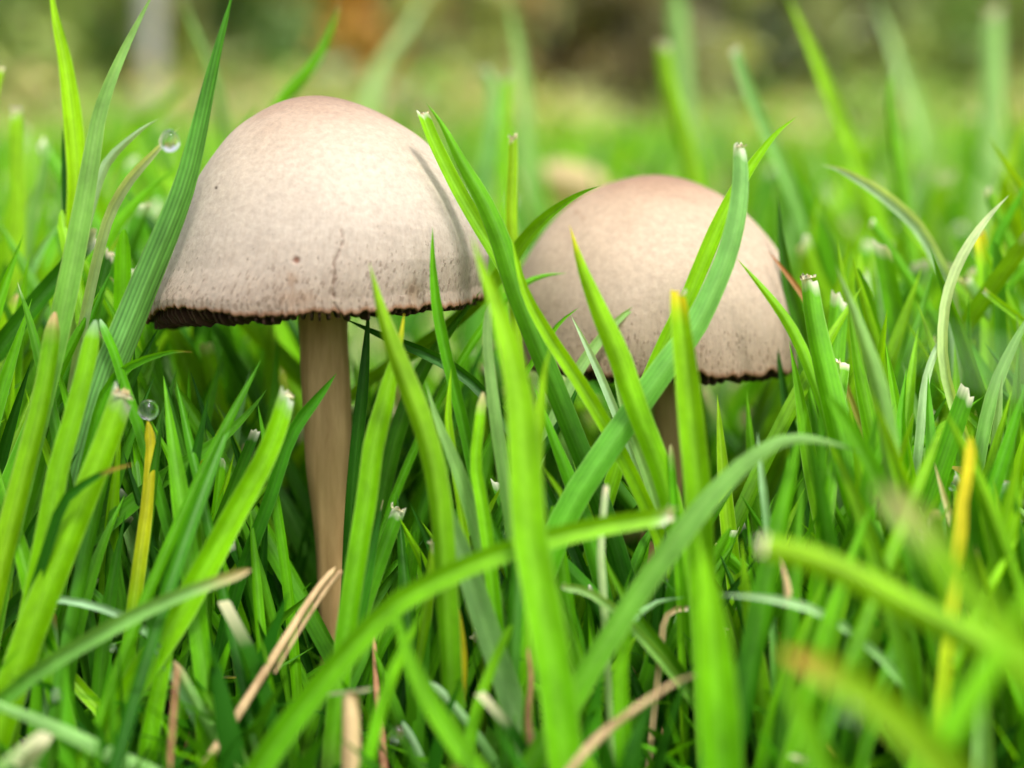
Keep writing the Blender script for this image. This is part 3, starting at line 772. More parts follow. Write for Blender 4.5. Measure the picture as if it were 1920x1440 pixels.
# ---- right side
T_([(1240,78),(1250,150),(1280,260),(1300,345),(1312,430)], 40, .20, .20, 'll', 'cut', 'blurred saturated lime blade with mown top rising behind the smaller cap')
T_([(1262,-40),(1272,90),(1284,230),(1290,330)], 40, .28, .28, 'bb', 'point', 'very blurred pale grey blade behind the saturated lime mown blade', taper=.01)
T_([(1376,92),(1402,170),(1442,262),(1480,350),(1522,450),(1562,560),(1590,660)], 28, .178, .170, 'bg', 'cut', 'leaning blade with whitish mown tip right of the smaller cap, reaching far up')
T_([(1474,-12),(1520,90),(1560,190),(1600,282),(1640,380),(1682,480),(1720,580)], 28, .19, .185, 'lg', 'point', 'long yellow-green blurred blade leaning left right of the smaller cap', tipcol='l', tiplen=.01)
T_([(1634,-12),(1668,70),(1695,145),(1728,235),(1742,335)], 40, .31, .31, 'pl', 'point', 'very blurred pale yellow-green blade behind the slim pointed upright blade')
T_([(1672,110),(1667,180),(1674,262),(1690,360),(1705,480),(1718,620),(1730,730),(1738,820)], 30, .168, .162, 'gg', 'point', 'slim upright green blade with a fine pale point right of the smaller mushroom', tipcol='p', tiplen=.003)
T_([(1866,15),(1868,120),(1866,250),(1852,380),(1845,460)], 46, .29, .28, 'bb', 'cut', 'blurred blue-green upright blade with a pale rounded top behind the sward')
T_([(1538,308),(1580,320),(1650,360),(1720,422),(1760,490),(1780,535),(1792,610),(1800,700)], 26, .135, .134, 'pb', 'point', 'silvery white blade arching over the grass beyond the torn pinkish end', taper=.01)
T_([(1854,254),(1882,302),(1922,362),(1965,440)], 22, .142, .142, 'll', 'point', 'small sharp lime blade tip above the dark bright-ribbed blade')
T_([(1932,200),(1895,300),(1870,400),(1850,500)], 30, .17, .168, 'll', 'point', 'lime blade leaning right behind the small lime tip')
T_([(1936,325),(1900,392),(1870,452),(1860,530),(1856,620)], 26, .140, .139, 'gd', 'point', 'dark green blade with a bright midrib behind the white crowned stub', fold=.45)
T_([(1852,357),(1870,402),(1902,472),(1940,560)], 22, .150, .149, 'ge', 'cut', 'dark blade with small white mown tip behind the dark midrib blade')
T_([(1892,366),(1860,400),(1830,440),(1800,492),(1780,545),(1770,605),(1771,682),(1790,762),(1816,835)], 21, .124, .120, 'pl', 'point', 'thin pale lime blade bending right across the mown stub with white crown')
T_([(1515,518),(1525,600),(1546,700),(1570,800),(1592,900),(1622,1000),(1652,1130)], 58, .116, .108, 'gg', 'cut', 'wide green blade with a pinkish white torn end beside the smaller cap', taper=.02, tipw=.55)
T_([(1566,498),(1600,582),(1640,700),(1662,800),(1676,910)], 38, .106, .104, 'bg', 'point', 'pale blurred blade leaning left just right of the torn pinkish end')
T_([(1616,507),(1626,600),(1636,700),(1642,790)], 28, .152, .150, 'pb', 'cut', 'pale mown stub with clean white top behind the pale blurred blade')
T_([(1630,540),(1642,590),(1656,650),(1664,730)], 22, .182, .182, 'oy', 'point', 'blurred orange and yellow withered blade beside the clean white stub')
T_([(1836,437),(1845,505),(1853,600),(1852,700)], 30, .140, .138, 'lg', 'cut', 'mown lime stub with a white and yellow crown, crossed by thin pale blade', tipcol='y', tiplen=.003)
T_([(1822,507),(1830,562),(1839,642),(1842,730)], 22, .146, .145, 'lg', 'cut', 'smaller mown stub with pinkish yellow top beside the white crowned stub')
T_([(1845,545),(1890,580),(1932,612),(1980,660)], 16, .130, .130, 'll', 'cut', 'short lime blade end leaning left below the white crowned stub')
T_([(1722,614),(1712,682),(1702,762),(1694,850)], 32, .126, .122, 'lg', 'point', 'pointed lime blade with one pale edge below the silvery white arch')
T_([(1770,630),(1750,672),(1736,722),(1728,800)], 18, .122, .120, 'pg', 'round', 'narrow pale blade with rounded tip beside the pointed lime blade')
T_([(1950,560),(1905,640),(1870,720),(1848,800),(1830,900)], 28, .122, .118, 'bg', 'point', 'blue-green blade leaning right below the white crowned stub')
T_([(1456,640),(1466,700),(1482,785),(1506,882),(1526,982),(1542,1085)], 26, .130, .128, 'dd', 'point', 'dark narrow blade leaning left under the right rim of the smaller cap')
T_([(1510,690),(1530,790),(1548,890),(1565,990),(1580,1100)], 38, .124, .120, 'gd', 'point', 'deep green blade behind the wide blade with torn pinkish end')
T_([(1420,810),(1430,900),(1441,1000),(1446,1100)], 16, .108, .107, 'pg', 'point', 'thin upright pale blade behind the arching blade tip')
T_([(1820,820),(1815,880),(1803,942),(1800,1002),(1790,1085)], 28, .099, .097, 'yl', 'round', 'bright yellow withered blade standing alone in the dense green grass', tipcol='y', tiplen=.014)
T_([(1752,868),(1770,930),(1786,985),(1800,1050)], 14, .110, .108, 'sl', 'point', 'small tan withered tip left of the bright yellow blade')
T_([(1428,1020),(1520,1041),(1620,1085),(1720,1140),(1820,1192),(1940,1265)], 62, .082, .078, 'lg', 'cut', 'wide blurred low blade with lime end pointing towards the hidden stem', taper=.02, roll=.2, tipcol='l', tiplen=.006)
T_([(1650,915),(1720,985),(1780,1062),(1850,1150),(1940,1250)], 74, .067, .064, 'll', 'round', 'very blurred yellow-green blade with a tan end before the yellow withered blade', taper=.02, tipcol='s', tiplen=.004)
T_([(1470,1222),(1560,1262),(1640,1312),(1720,1382),(1790,1455)], 86, .070, .068, 'll', 'round', 'broad blurred lime blade with an orange-yellow end, lying low', taper=.02, tipcol='o', tiplen=.003, fold=.2)
T_([(1308,1000),(1328,1100),(1340,1250),(1352,1450)], 84, .076, .073, 'lg', 'point', 'broad upright blurred blade standing before the brown bent twig', taper=.014)
T_([(1350,1115),(1420,1120),(1480,1131),(1540,1150),(1600,1190),(1660,1242),(1702,1295)], 17, .098, .098, 'pg', 'point', 'slender pale blade arching to the left above the orange-ended blade')
T_([(1602,1118),(1582,1180),(1562,1240),(1548,1300)], 18, .104, .104, 'de', 'point', 'small dark folded blade crossed by the slender pale arching blade', fold=.5)
T_([(1930,700),(1890,830),(1850,960),(1830,1080),(1815,1200)], 34, .112, .108, 'gg', 'point', 'long mid green blade leaning right beside the yellow withered blade')
T_([(1700,690),(1690,800),(1700,920),(1715,1050)], 34, .116, .112, 'gg', 'point', 'upright mid green blade left of the small tan tip')
T_([(1690,620),(1760,655),(1850,682),(1980,720)], 44, .046, .047, 'pp', 'point', 'very near pale blade, only a soft whitish blur over the mown stubs', taper=.01)
T_([(1960,1040),(1900,1180),(1840,1290),(1770,1400),(1740,1470)], 60, .074, .072, 'lg', 'point', 'broad blurred blade crossing the foot of the orange-ended blade', taper=.014)
T_([(1455,1180),(1480,1270),(1520,1370),(1560,1460)], 60, .078, .076, 'lg', 'point', 'blurred green blade below the orange-ended blade', taper=.01)
# ---- further clear blades of the left bunch and of the right side
for pts, w, d, col, tip, label in [
    ([(160,420),(100,530),(40,650),(-20,770)], 30, .132, 'be', 'point', 'silvery backed blade leaning right behind the wide fresh green blade'),
    ([(212,500),(170,600),(120,720),(70,850)], 34, .124, 'eg', 'point', 'deep green blade leaning right behind the bright lime rounded blade'),
    ([(190,540),(140,640),(80,760),(20,900)], 34, .121, 'ge', 'point', 'mid green leaning blade between the wide fresh green and bright lime blades'),
    ([(262,600),(215,700),(160,830),(110,960)], 34, .120, 'ed', 'point', 'deep green shaded blade behind the frayed wide lime blade'),
    ([(300,640),(262,740),(222,860),(190,980)], 30, .126, 'gb', 'point', 'green blade leaning right behind the round dew drop'),
    ([(232,430),(180,520),(130,640),(90,770)], 28, .130, 'lb', 'point', 'yellow-green blade leaning right behind the torn white tip'),
    ([(60,560),(30,650),(-5,760),(-40,880)], 34, .120, 'ge', 'point', 'broad leaning green blade below the dark tip'),
    ([(332,690),(300,800),(270,920),(250,1040)], 34, .123, 'eb', 'point', 'deep green blade standing behind the yellow topped dewy blade'),
    ([(420,650),(392,760),(362,880),(330,1010)], 38, .130, 'ge', 'point', 'broad green blade behind the thin silvery diagonal blade'),
    ([(470,690),(442,800),(420,920),(400,1040)], 36, .127, 'bg', 'point', 'silvery green blade between the withered yellow blade and thick stem'),
    ([(520,622),(515,740),(505,860),(498,980)], 34, .134, 'gg', 'point', 'upright green blade just left of the thick stem, under the cap'),
    ([(1590,560),(1610,680),(1640,820),(1670,960),(1690,1100)], 42, .117, 'gg', 'point', 'wide mid green blade leaning left beside the torn pinkish ended blade'),
    ([(1660,640),(1680,760),(1700,900),(1720,1040)], 38, .120, 'gl', 'point', 'wide green blade with a lime foot below the clean white stub'),
    ([(1740,700),(1745,820),(1755,960),(1765,1100)], 36, .118, 'gb', 'point', 'upright green blade with greyish foot left of the yellow withered blade'),
    ([(1790,640),(1795,770),(1800,900),(1803,1000)], 32, .126, 'lg', 'point', 'upright lime blade directly behind the yellow withered blade'),
    ([(1880,700),(1870,820),(1865,960),(1870,1100)], 36, .117, 'bg', 'point', 'upright silvery green blade right of the yellow withered blade'),
    ([(1912,640),(1905,780),(1900,920),(1898,1040)], 34, .125, 'ge', 'point', 'upright green blade behind the silvery green one near the yellow withered blade'),
    ([(1480,640),(1500,740),(1520,860),(1545,980)], 38, .121, 'gl', 'point', 'green blade leaning left under the right rim of the smaller cap'),
    ([(1400,730),(1410,840),(1425,960),(1440,1080)], 34, .126, 'ge', 'point', 'deep footed green blade behind the arching blade right of the hidden stem'),
    ([(1345,740),(1352,840),(1362,960),(1375,1080)], 34, .121, 'lg', 'point', 'lime blade standing close right of the slender hidden stem'),
    ([(1390,1010),(1400,1120),(1420,1250),(1440,1400)], 44, .100, 'lg', 'point', 'wide lime blade beside the broad upright blurred blade'),
    ([(1562,1080),(1580,1200),(1600,1330),(1610,1450)], 42, .106, 'eb', 'point', 'deep green blade under the wide blurred low blade'),
    ([(1702,1100),(1720,1220),(1735,1340),(1745,1450)], 44, .105, 'gl', 'point', 'green blade standing behind the orange-ended blade'),
    ([(1862,1120),(1850,1230),(1845,1340),(1845,1450)], 46, .100, 'gb', 'point', 'green blade crossed by the broad blurred blade near the orange-ended one')]:
    T_(pts, w, d, d - .002, col, tip, label)
print('traced blades', N_BLADES[0])

# ------------------------------------------------------------------ dead and dry pieces
def tube(P, rad, mat, name, parent=None, label=None, cat=None, m=10, n=40, loc=None, cap_round=True, flat=1.0, group=None):
    C, s = catmull(np.asarray(P, float), n)
    T = np.gradient(C, axis=0); T /= np.linalg.norm(T, axis=1, keepdims=True)
    view = CAM - C; view /= np.linalg.norm(view, axis=1, keepdims=True)
    S = np.cross(T, view); S /= np.linalg.norm(S, axis=1, keepdims=True)
    B = np.cross(S, T)
    r = np.interp(s / s[-1], np.linspace(0, 1, len(rad)), rad)
    if cap_round:
        e = np.clip(s / (r[0] * 1.2), 0, 1); r = r * np.sqrt(np.clip(1 - (1 - e) ** 2, 0.01, 1))
    ang = np.linspace(0, 2 * math.pi, m, endpoint=False)
    V = []
    for i in range(n):
        w = np.array([1 + 0.13 * noise.noise(Vector((math.cos(a) * 1.6, math.sin(a) * 1.6, s[i] * 260 + r[0] * 9e3))) for a in ang])
        V.append(C[i] + (S[i] * np.cos(ang)[:, None] + B[i] * flat * np.sin(ang)[:, None]) * (r[i] * w)[:, None])
    V = np.array(V).reshape(-1, 3)
    F = [tuple(f) for f in grid_faces(n, m, True)] + [tuple(range(m))[::-1]]
    root = np.array(C[-1]) if loc is None else np.array(loc)
    o = add(name, new_mesh(name, V - root, F, mat), parent, root if parent is None else (0, 0, 0))
    if label: props(o, label, cat, group)
    return o

def gtube(pts, d, *a, **k):
    ds = np.linspace(d[0], d[1], len(pts))
    return tube(to_ground(np.array([at(x, y, q) for (x, y), q in zip(pts, ds)])), *a, **k)

k = .110 / FPX
st = gtube([(630, 1062), (590, 1112), (540, 1190), (490, 1270), (440, 1350), (378, 1445)], (.110, .1015), [6 * k, 8 * k, 8 * k, 8 * k], M_STRAW, 'dry_straw', None,
           'pale dry split straw leaning against the foot of the thick stem', 'straw')
stl = np.array(st.location)
tube([at(641, 1068, .1085), at(610, 1108, .108), at(560, 1185, .1064), at(515, 1262, .1045)], [5 * k, 4 * k, 3 * k, 2 * k], M_STRAW, 'split_fibre', st, loc=stl, m=8)
gtube([(657, 1296), (658, 1350), (660, 1440), (661, 1480)], (.100, .099), [15 * k, 17 * k, 17 * k, 17 * k], M_STRAW, 'dead_stalk', None,
      'thick tan dead grass stalk with rounded top below the thick stem', 'stalk', m=18)
gtube([(357, 1035), (352, 1200), (350, 1330), (348, 1420)], (.118, .112), [4 * k, 7 * k, 7 * k, 7 * k], M_TWIG, 'dead_stalk', None,
      'thin brown dead stalk standing upright left of the dry straw', 'stalk', m=8)
gtube([(332, 1245), (326, 1330), (316, 1450)], (.099, .098), [4 * k, 5 * k, 5 * k], M_TWIG, 'dead_stalk', None,
      'thin reddish dead stalk beside the upright blunt lime blade', 'stalk', m=8)
gtube([(700, 1180), (706, 1290), (716, 1400), (722, 1460)], (.112, .108), [3 * k, 8 * k, 10 * k, 10 * k], M_TWIG, 'dead_stalk', None,
      'reddish brown dead sheath right of the rounded dead stalk', 'stalk', m=8)
gtube([(1306, 1265), (1270, 1278), (1230, 1302), (1160, 1352), (1110, 1395), (1068, 1445)], (.095, .092), [3 * k, 7 * k, 6 * k, 6 * k], M_STRAW, 'bent_twig', None,
      'thin pale brown bent dead stem lying below the smaller mushroom', 'twig', m=8)
gtube([(985, 1190), (995, 1270), (990, 1350), (1000, 1430)], (.102, .100), [2 * k, 6 * k, 6 * k, 5 * k], M_TWIG, 'dead_stalk', None,
      'thin rusty dead stalk beside the tallest broad blurred blade', 'stalk', m=8)
gtube([(1490, 1080), (1500, 1120), (1515, 1150), (1535, 1205), (1548, 1250)], (.108, .108), [2 * k, 3 * k, 3 * k, 3 * k], M_STRAW, 'dead_stalk', None,
      'hair thin straw coloured rootlet above the reddish dead leaf', 'stalk', m=6)

T_([(846,1090),(856,1160),(868,1232),(867,1300),(864,1360),(868,1430)], 28, .101, .098, 'yy', 'point', 'yellow dead blade with dark specks hanging below the thick crossing blade', taper=.004, roll=.2, twist=1.0)
T_([(848,1355),(866,1385),(884,1425),(890,1460)], 26, .100, .099, 'yy', 'point', 'short folded yellow dead blade end below the speckled yellow one', taper=.004)
T_([(1395,1205),(1450,1198),(1510,1200),(1560,1218),(1600,1260)], 34, .112, .114, 'rr', 'point', 'reddish brown dead leaf lying under the slender pale arching blade', name='dead_leaf', cat='leaf', mat=M_DRY, taper=.006, fold=.3)
T_([(1180,1180),(1200,1270),(1225,1340),(1245,1420)], 26, .112, .110, 'sr', 'point', 'tan withered leaf low behind the brown bent twig', name='dead_leaf', cat='leaf', mat=M_DRY, taper=.006)
T_([(1290,1140),(1265,1142),(1245,1160),(1240,1200)], 14, .104, .104, 'ss', 'cut', 'small curled straw coloured leaf scrap under the slender hidden stem', name='dead_leaf', cat='leaf', mat=M_DRY, taper=.004)
T_([(1460,1040),(1475,1090),(1482,1150),(1478,1230)], 20, .101, .102, 'ss', 'point', 'dry pale sheath standing behind the wide blurred low blade', name='dead_leaf', cat='leaf', mat=M_DRY, taper=.006)

# ------------------------------------------------------------------ dew drops
def drop(px, py, d, rpx, label, hang=0.0, group='dew drops'):
    r = rpx * d / FPX
    nu, nv = 32, 20
    th = np.linspace(0, math.pi, nv); ph = np.linspace(0, 2 * math.pi, nu, endpoint=False)
    V = []
    for t in th:
        z = math.cos(t); rr = math.sin(t)
        if z > 0: z *= 1 + hang; rr *= 1 - hang * 0.5 * z
        V.append(np.stack([rr * np.cos(ph), rr * np.sin(ph), np.full(nu, z)], -1))
    V = np.array(V).reshape(-1, 3) * r
    o = add('dew_drop', new_mesh('dew_drop', V, grid_faces(nv, nu, True)[:, ::-1], M_WATER), None, at(px, py, d))
    props(o, label, 'dew drop', group)
    # merge pole rings
    import bmesh
    bm = bmesh.new(); bm.from_mesh(o.data); bmesh.ops.remove_doubles(bm, verts=bm.verts, dist=r * 1e-4)
    bmesh.ops.recalc_face_normals(bm, faces=bm.faces); bm.to_mesh(o.data); bm.free()
    return o
drop(278, 769, .112, 19, 'round dew drop balanced on the bright yellow blade top', 0.05)
drop(318, 266, .1085, 19, 'dew drop hanging under the silvery blade tip left of the larger cap', 0.22)
drop(746, 1378, .100, 15, 'dew drop clinging beside the tip of the small silvery blade', 0.15)
drop(1596, 1336, .079, 18, 'blurred dew drop under the orange-ended blade', 0.6)
drop(212, 1214, .105, 7, 'tiny bright dew bead behind the low grey-green blade', 0.1)
drop(1211, 1320, .094, 6, 'tiny dew bead hanging under the brown bent twig', 0.1)
drop(1225, 1318, .0942, 4.5, 'smallest dew bead right beside another under the brown bent twig', 0.1)
drop(1281, 1289, .0952, 6, 'tiny dew bead near the upper end of the brown bent twig', 0.2)
drop(1612, 1172, .103, 5, 'tiny dew bead on the small dark folded blade', 0.1)
drop(1787, 914, .113, 7, 'small dew bead left of the bright yellow withered blade', 0.4)
drop(105, 1304, .0985, 9, 'long dew bead on the edge of the torn grey-green blade', 0.9)

# ------------------------------------------------------------------ more single blades: fill of the near sward
CAPS = [((590, 573), 318, 392, .128), ((1218, 672), 280, 342, .142)]
def hides(P):
    """would this blade cover a part of a mushroom that the place shows bare?"""
    x, y, d = proj(P)
    for (cx, cy), R_, H_, D_ in CAPS:
        if np.any((np.abs(x - cx) < R_ + 25) & (y < cy + 35) & (y > cy - H_ - 30) & (d < D_ + 0.003)):
            return True
        # blades must not pierce a cap either
        c = at(cx, cy - H_ * 0.4, D_)
        if np.any(np.linalg.norm((P - c) * np.array([1, 1, .9]), axis=1) < R_ * D_ / FPX * 1.05):
            return True
    if np.any((x > 545) & (x < 675) & (y > 580) & (y < 1170) & (d < .1305)): return True
    if np.any((x > 1215) & (x < 1290) & (y > 690) & (y < 900) & (d < .152)): return True
    return False

def grow(root, h, az, lean, bend):
    """a blade path, tip first, from a root"""
    t = np.linspace(1, 0, 7)
    out = np.array([math.cos(az), math.sin(az), 0])
    horiz = h * (math.sin(lean) * t + bend * t ** 2.2)
    up = h * (math.cos(lean) * t - 0.35 * bend * t ** 2.5)
    P = root[None, :] + out[None, :] * horiz[:, None] + np.array([0, 0, 1])[None, :] * up[:, None]
    P[-1, 2] -= 0.0015
    return P

ZONES = [  # depth range, px range, tip y range, count, width range, where, group
    (.128, .150, (-20, 540), (470, 760), 22, (.0014, .0028), 'in the thick sward left of the larger mushroom', 'slim blades left of the larger mushroom'),
    (.135, .160, (640, 1010), (600, 860), 26, (.0014, .0028), 'between the two mushroom stems', 'slim shaded blades between the stems'),
    (.120, .165, (1480, 1960), (520, 860), 32, (.0014, .0028), 'in the thick sward right of the smaller mushroom', 'slim blades right of the smaller mushroom'),
    (.155, .185, (1000, 1500), (700, 900), 20, (.0020, .0034), 'behind the stem of the smaller mushroom', 'slim blades behind the smaller stem'),
    (.113, .126, (-20, 560), (850, 1250), 28, (.0012, .0024), 'low in the grass left of the thick stem', 'short blades left of the thick stem'),
    (.110, .126, (680, 1500), (900, 1250), 40, (.0012, .0024), 'in the low tangle below the two mushrooms', 'short blades below the mushrooms'),
    (.098, .120, (1500, 1960), (850, 1200), 26, (.0012, .0024), 'low among the blurred blades below the white crowned stub', 'short blades below the white crowned stub'),
]
CN = {'g': 'mid green', 'l': 'yellow-green', 'e': 'deep green', 'b': 'silvery green', 'd': 'dark green'}
TN = {'point': 'pointed', 'cut': 'mown', 'round': 'blunt'}
KEYS = 'gggglleebbd'
for (d0, d1, xr, yr, cnt, wr, where, group) in ZONES:
    made = 0; tries = 0
    while made < cnt and tries < 900:
        tries += 1
        d = random.uniform(d0, d1); px = random.uniform(*xr); py = random.uniform(*yr)
        tip = at(px, py, d)
        lean = abs(random.gauss(0.22, 0.16)); az = random.choice([0, math.pi]) + random.gauss(0, 0.7); bend = abs(random.gauss(0.08, 0.15))
        hh = tip[2] - float(ground_z(tip[0], tip[1]))
        if hh < 0.006: continue
        h = hh / max(math.cos(lean) - 0.35 * bend, 0.4)
        off = h * (math.sin(lean) + bend)
        rx, ry = tip[0] - math.cos(az) * off, tip[1] - math.sin(az) * off
        root = np.array([rx, ry, float(ground_z(rx, ry))])
        P = grow(root, h, az, lean, bend)
        if hides(P): continue
        c = random.choice(KEYS); c2 = random.choice('gge')
        tk = random.choice(['point'] * 7 + ['cut'] * 2 + ['round'] * 2)
        W = random.uniform(*wr) * (.75 if tk == 'cut' else 1)
        blade_object(P, W, tk, 'slim %s %s grass blade %s' % (CN[c], TN[tk], where), group, roll=random.uniform(-.7, .7), twist=random.uniform(-.8, .8), fold=random.choice([-1, 1]) * random.uniform(.2, .5),
                     colt=c, colb=c2, tipcol='w' if tk == 'cut' else random.choice([None, None, 's']), tiplen=W * .5)
        made += 1
print('all single blades', N_BLADES[0])

# further blades of the near sward, past the ones built singly
def sward(name, label, zones):
    VV, FF, UU, CC = [], [], [], []
    off = 0
    for (d0, d1, xr, yr, cnt, wr, keys) in zones:
        made = tries = 0
        while made < cnt and tries < 3000:
            tries += 1
            d = random.uniform(d0, d1); px = random.uniform(*xr); py = random.uniform(*yr)
            tip = at(px, py, d)
            lean = abs(random.gauss(0.2, 0.14)); az = random.choice([0, math.pi]) + random.gauss(0, 0.6); bend = abs(random.gauss(0.05, 0.10))
            hh = tip[2] - float(ground_z(tip[0], tip[1]))
            if hh < 0.006: continue
            h = hh / max(math.cos(lean) - 0.35 * bend, 0.4)
            o_ = h * (math.sin(lean) + bend)
            rx, ry = tip[0] - math.cos(az) * o_, tip[1] - math.sin(az) * o_
            P = grow(np.array([rx, ry, float(ground_z(rx, ry))]), h, az, lean, bend)
            if hides(P): continue
            W = random.uniform(*wr); tk = random.choice(['point'] * 9 + ['cut', 'round'])
            V, F, UV, C_, *_r = ribbon(P, W, tk, roll=random.uniform(-.7, .7), twist=random.uniform(-.6, .6), fold=random.choice([-1, 1]) * random.uniform(.2, .5),
                                       colt=random.choice(keys), colb=random.choice('ged'), tipcol='w' if tk == 'cut' else None, tiplen=W * .4, n=16, ncross=5, seed=random.uniform(0, 9))
            C_ = C_ * random.uniform(.8, 1.15)
            VV.append(V); FF.append(F + off); UU.append(UV + np.array([random.uniform(0, 40), random.uniform(0, 400)])); CC.append(C_); off += len(V); made += 1
    o = add(name, new_mesh(name, np.concatenate(VV), np.concatenate(FF), M_BLADE, np.concatenate(UU), np.concatenate(CC)))
    props(o, label, 'grass', kind='stuff')
    return o
sward('thick_grass', 'dense tangle of further green blades crowding round the mushrooms', [  # many dark keys: deep shade among the blades is painted as colour
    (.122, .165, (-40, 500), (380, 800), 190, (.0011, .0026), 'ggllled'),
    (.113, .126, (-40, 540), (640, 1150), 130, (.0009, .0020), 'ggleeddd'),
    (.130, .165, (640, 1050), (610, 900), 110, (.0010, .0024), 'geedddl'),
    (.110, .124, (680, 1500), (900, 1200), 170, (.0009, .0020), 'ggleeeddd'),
    (.125, .175, (1470, 1980), (430, 820), 190, (.0011, .0026), 'ggllleb'),
    (.100, .122, (1500, 1980), (720, 1150), 120, (.0010, .0022), 'gglle'),
    (.158, .20, (1000, 1500), (690, 880), 50, (.0018, .0032), 'gglledb'),
    (.150, .24, (-60, 420), (250, 480), 55, (.0020, .0036), 'ggllleb'),
    (.155, .26, (1440, 2000), (260, 520), 70, (.0020, .0036), 'ggllleb'),
    (.20, .42, (-100, 2020), (200, 400), 150, (.0026, .0046), 'gggllleb'),
    (.35, .90, (-200, 2120), (190, 330), 130, (.004, .008), 'gggllleb')])

# ------------------------------------------------------------------ the rest of the lawn (nobody could count it)
def lawn(name, label, roots, heights, widths, cols, rows=6, mowed=0.45, bendk=0.25, leank=0.25, tipk=1.0):
    n = len(roots)
    az = rng.uniform(0, 2 * math.pi, n); lean = np.abs(rng.normal(0, leank, n)); bend = np.abs(rng.normal(0.05, bendk, n))
    t = np.linspace(0, 1, rows)
    out = np.stack([np.cos(az), np.sin(az), np.zeros(n)], -1)
    horiz = heights[:, None] * (np.sin(lean)[:, None] * t + bend[:, None] * t ** 2.2)
    up = heights[:, None] * (np.cos(lean)[:, None] * t - 0.35 * bend[:, None] * t ** 2.5)
    C = roots[:, None, :] + out[:, None, :] * horiz[..., None]
    C[..., 2] += up
    C[:, 0, 2] -= 0.002
    fa = rng.uniform(0, 2 * math.pi, n)
    S = np.stack([np.cos(fa), np.sin(fa), np.zeros(n)], -1)
    Nn = np.stack([-np.sin(fa), np.cos(fa), np.zeros(n)], -1)
    cut = rng.random(n) < mowed
    wp = 1 - t ** 2.2 * 0.97
    wc = 1 - t * 0.35
    w = np.where(cut[:, None], wc[None, :], wp[None, :]) * widths[:, None] * 0.5
    us = np.array([-1.0, 0.0, 1.0]); dep = np.array([0.35, 0.0, 0.35])
    V = C[:, :, None, :] + S[:, None, None, :] * (w[:, :, None] * us)[..., None] + Nn[:, None, None, :] * (w[:, :, None] * dep)[..., None]
    col = np.repeat(cols[:, None, :], rows, 1)
    basep = np.clip(1 - t / 0.25, 0, 1)[None, :, None] * 0.5
    col = col * (1 - basep) + np.array([.22, .32, .05]) * basep
    tipm = (cut[:, None] * np.clip((t - 0.9) / 0.1, 0, 1)[None, :])[..., None] * tipk
    col = col * (1 - tipm) + np.array([.70, .66, .42]) * tipm
    col = np.repeat(col[:, :, None, :], 3, 2)
    g = grid_faces(rows, 3)
    F = (g[None] + (np.arange(n) * rows * 3)[:, None, None]).reshape(-1, 4)
    nvt = n * rows * 3
    me = bpy.data.meshes.new(name)
    me.vertices.add(nvt); me.vertices.foreach_set('co', V.reshape(-1).astype(np.float32))
    me.loops.add(F.size); me.loops.foreach_set('vertex_index', F.ravel().astype(np.int32))
    me.polygons.add(len(F)); me.polygons.foreach_set('loop_start', np.arange(0, F.size, 4, dtype=np.int32))
    me.polygons.foreach_set('use_smooth', np.ones(len(F), bool))
    me.update(calc_edges=True)
    a = me.color_attributes.new('tint', 'FLOAT_COLOR', 'POINT')
    cc = np.ones((nvt, 4), np.float32); cc[:, :3] = col.reshape(-1, 3)
    a.data.foreach_set('color', cc.ravel())
    me.materials.append(M_LAWN)
    o = add(name, me)
    props(o, label, 'grass', kind='stuff')
    return o

def colours(n, keys, jit=0.2):
    c = np.array([PAL[k] for k in rng.choice(list(keys), n)])
    return c * rng.uniform(1 - jit, 1 + jit, (n, 1)) * np.stack([rng.uniform(.85, 1.2, n), np.ones(n), np.ones(n)], -1)

def fan(n, r0, r1, spread):
    """random roots in a sector in front of the camera, evenly by area"""
    d = np.sqrt(rng.uniform(r0 ** 2, r1 ** 2, n)); a = rng.uniform(-spread, spread, n)
    return d * np.sin(a), CAM[1] + d * np.cos(a)

# low undergrowth at the feet of the blades
def clear_feet(x, y):
    ok = np.ones(len(x), bool)
    for f, q in ((foot1, .004), (foot2, .005)): ok &= np.hypot(x - f[0], y - f[1]) > q
    return ok
x, y = fan(5200, .055, .20, .8)
ok = clear_feet(x, y); x, y = x[ok], y[ok]
R0 = np.stack([x, y, ground_z(x, y)], -1)
hh = rng.uniform(.008, .022, len(R0)) * np.clip((np.hypot(x, y + .128) - .045) / .07, .35, 1)
stem_front = (y < foot1[1] + .001) & (np.abs(x - foot1[0] * (y + .128) / .128) < .004)
hh[stem_front] = np.minimum(hh[stem_front], .007)
lawn('low_grass', 'short dense grass filling the ground round the mushroom feet', R0, hh, rng.uniform(.0014, .0026, len(R0)), colours(len(R0), 'ggeeeedddd'), 5, .05, .35, .5)
# taller fill behind the stems, its shade put into the mostly dark colours
x, y = fan(1900, .137, .20, .72)
ok = clear_feet(x, y) & (np.hypot(x - rc2[0], y - rc2[1]) > .006); x, y = x[ok], y[ok]
R5 = np.stack([x, y, ground_z(x, y)], -1)
lawn('mid_grass', 'dense shaded grass behind and between the mushroom stems', R5, np.where(np.hypot(x - rc2[0], y - rc2[1]) < .021, rng.uniform(.012, .026, len(R5)), rng.uniform(.020, .040, len(R5))), rng.uniform(.0018, .0032, len(R5)), colours(len(R5), 'geeedddd'), 6, .15, .2, .22)
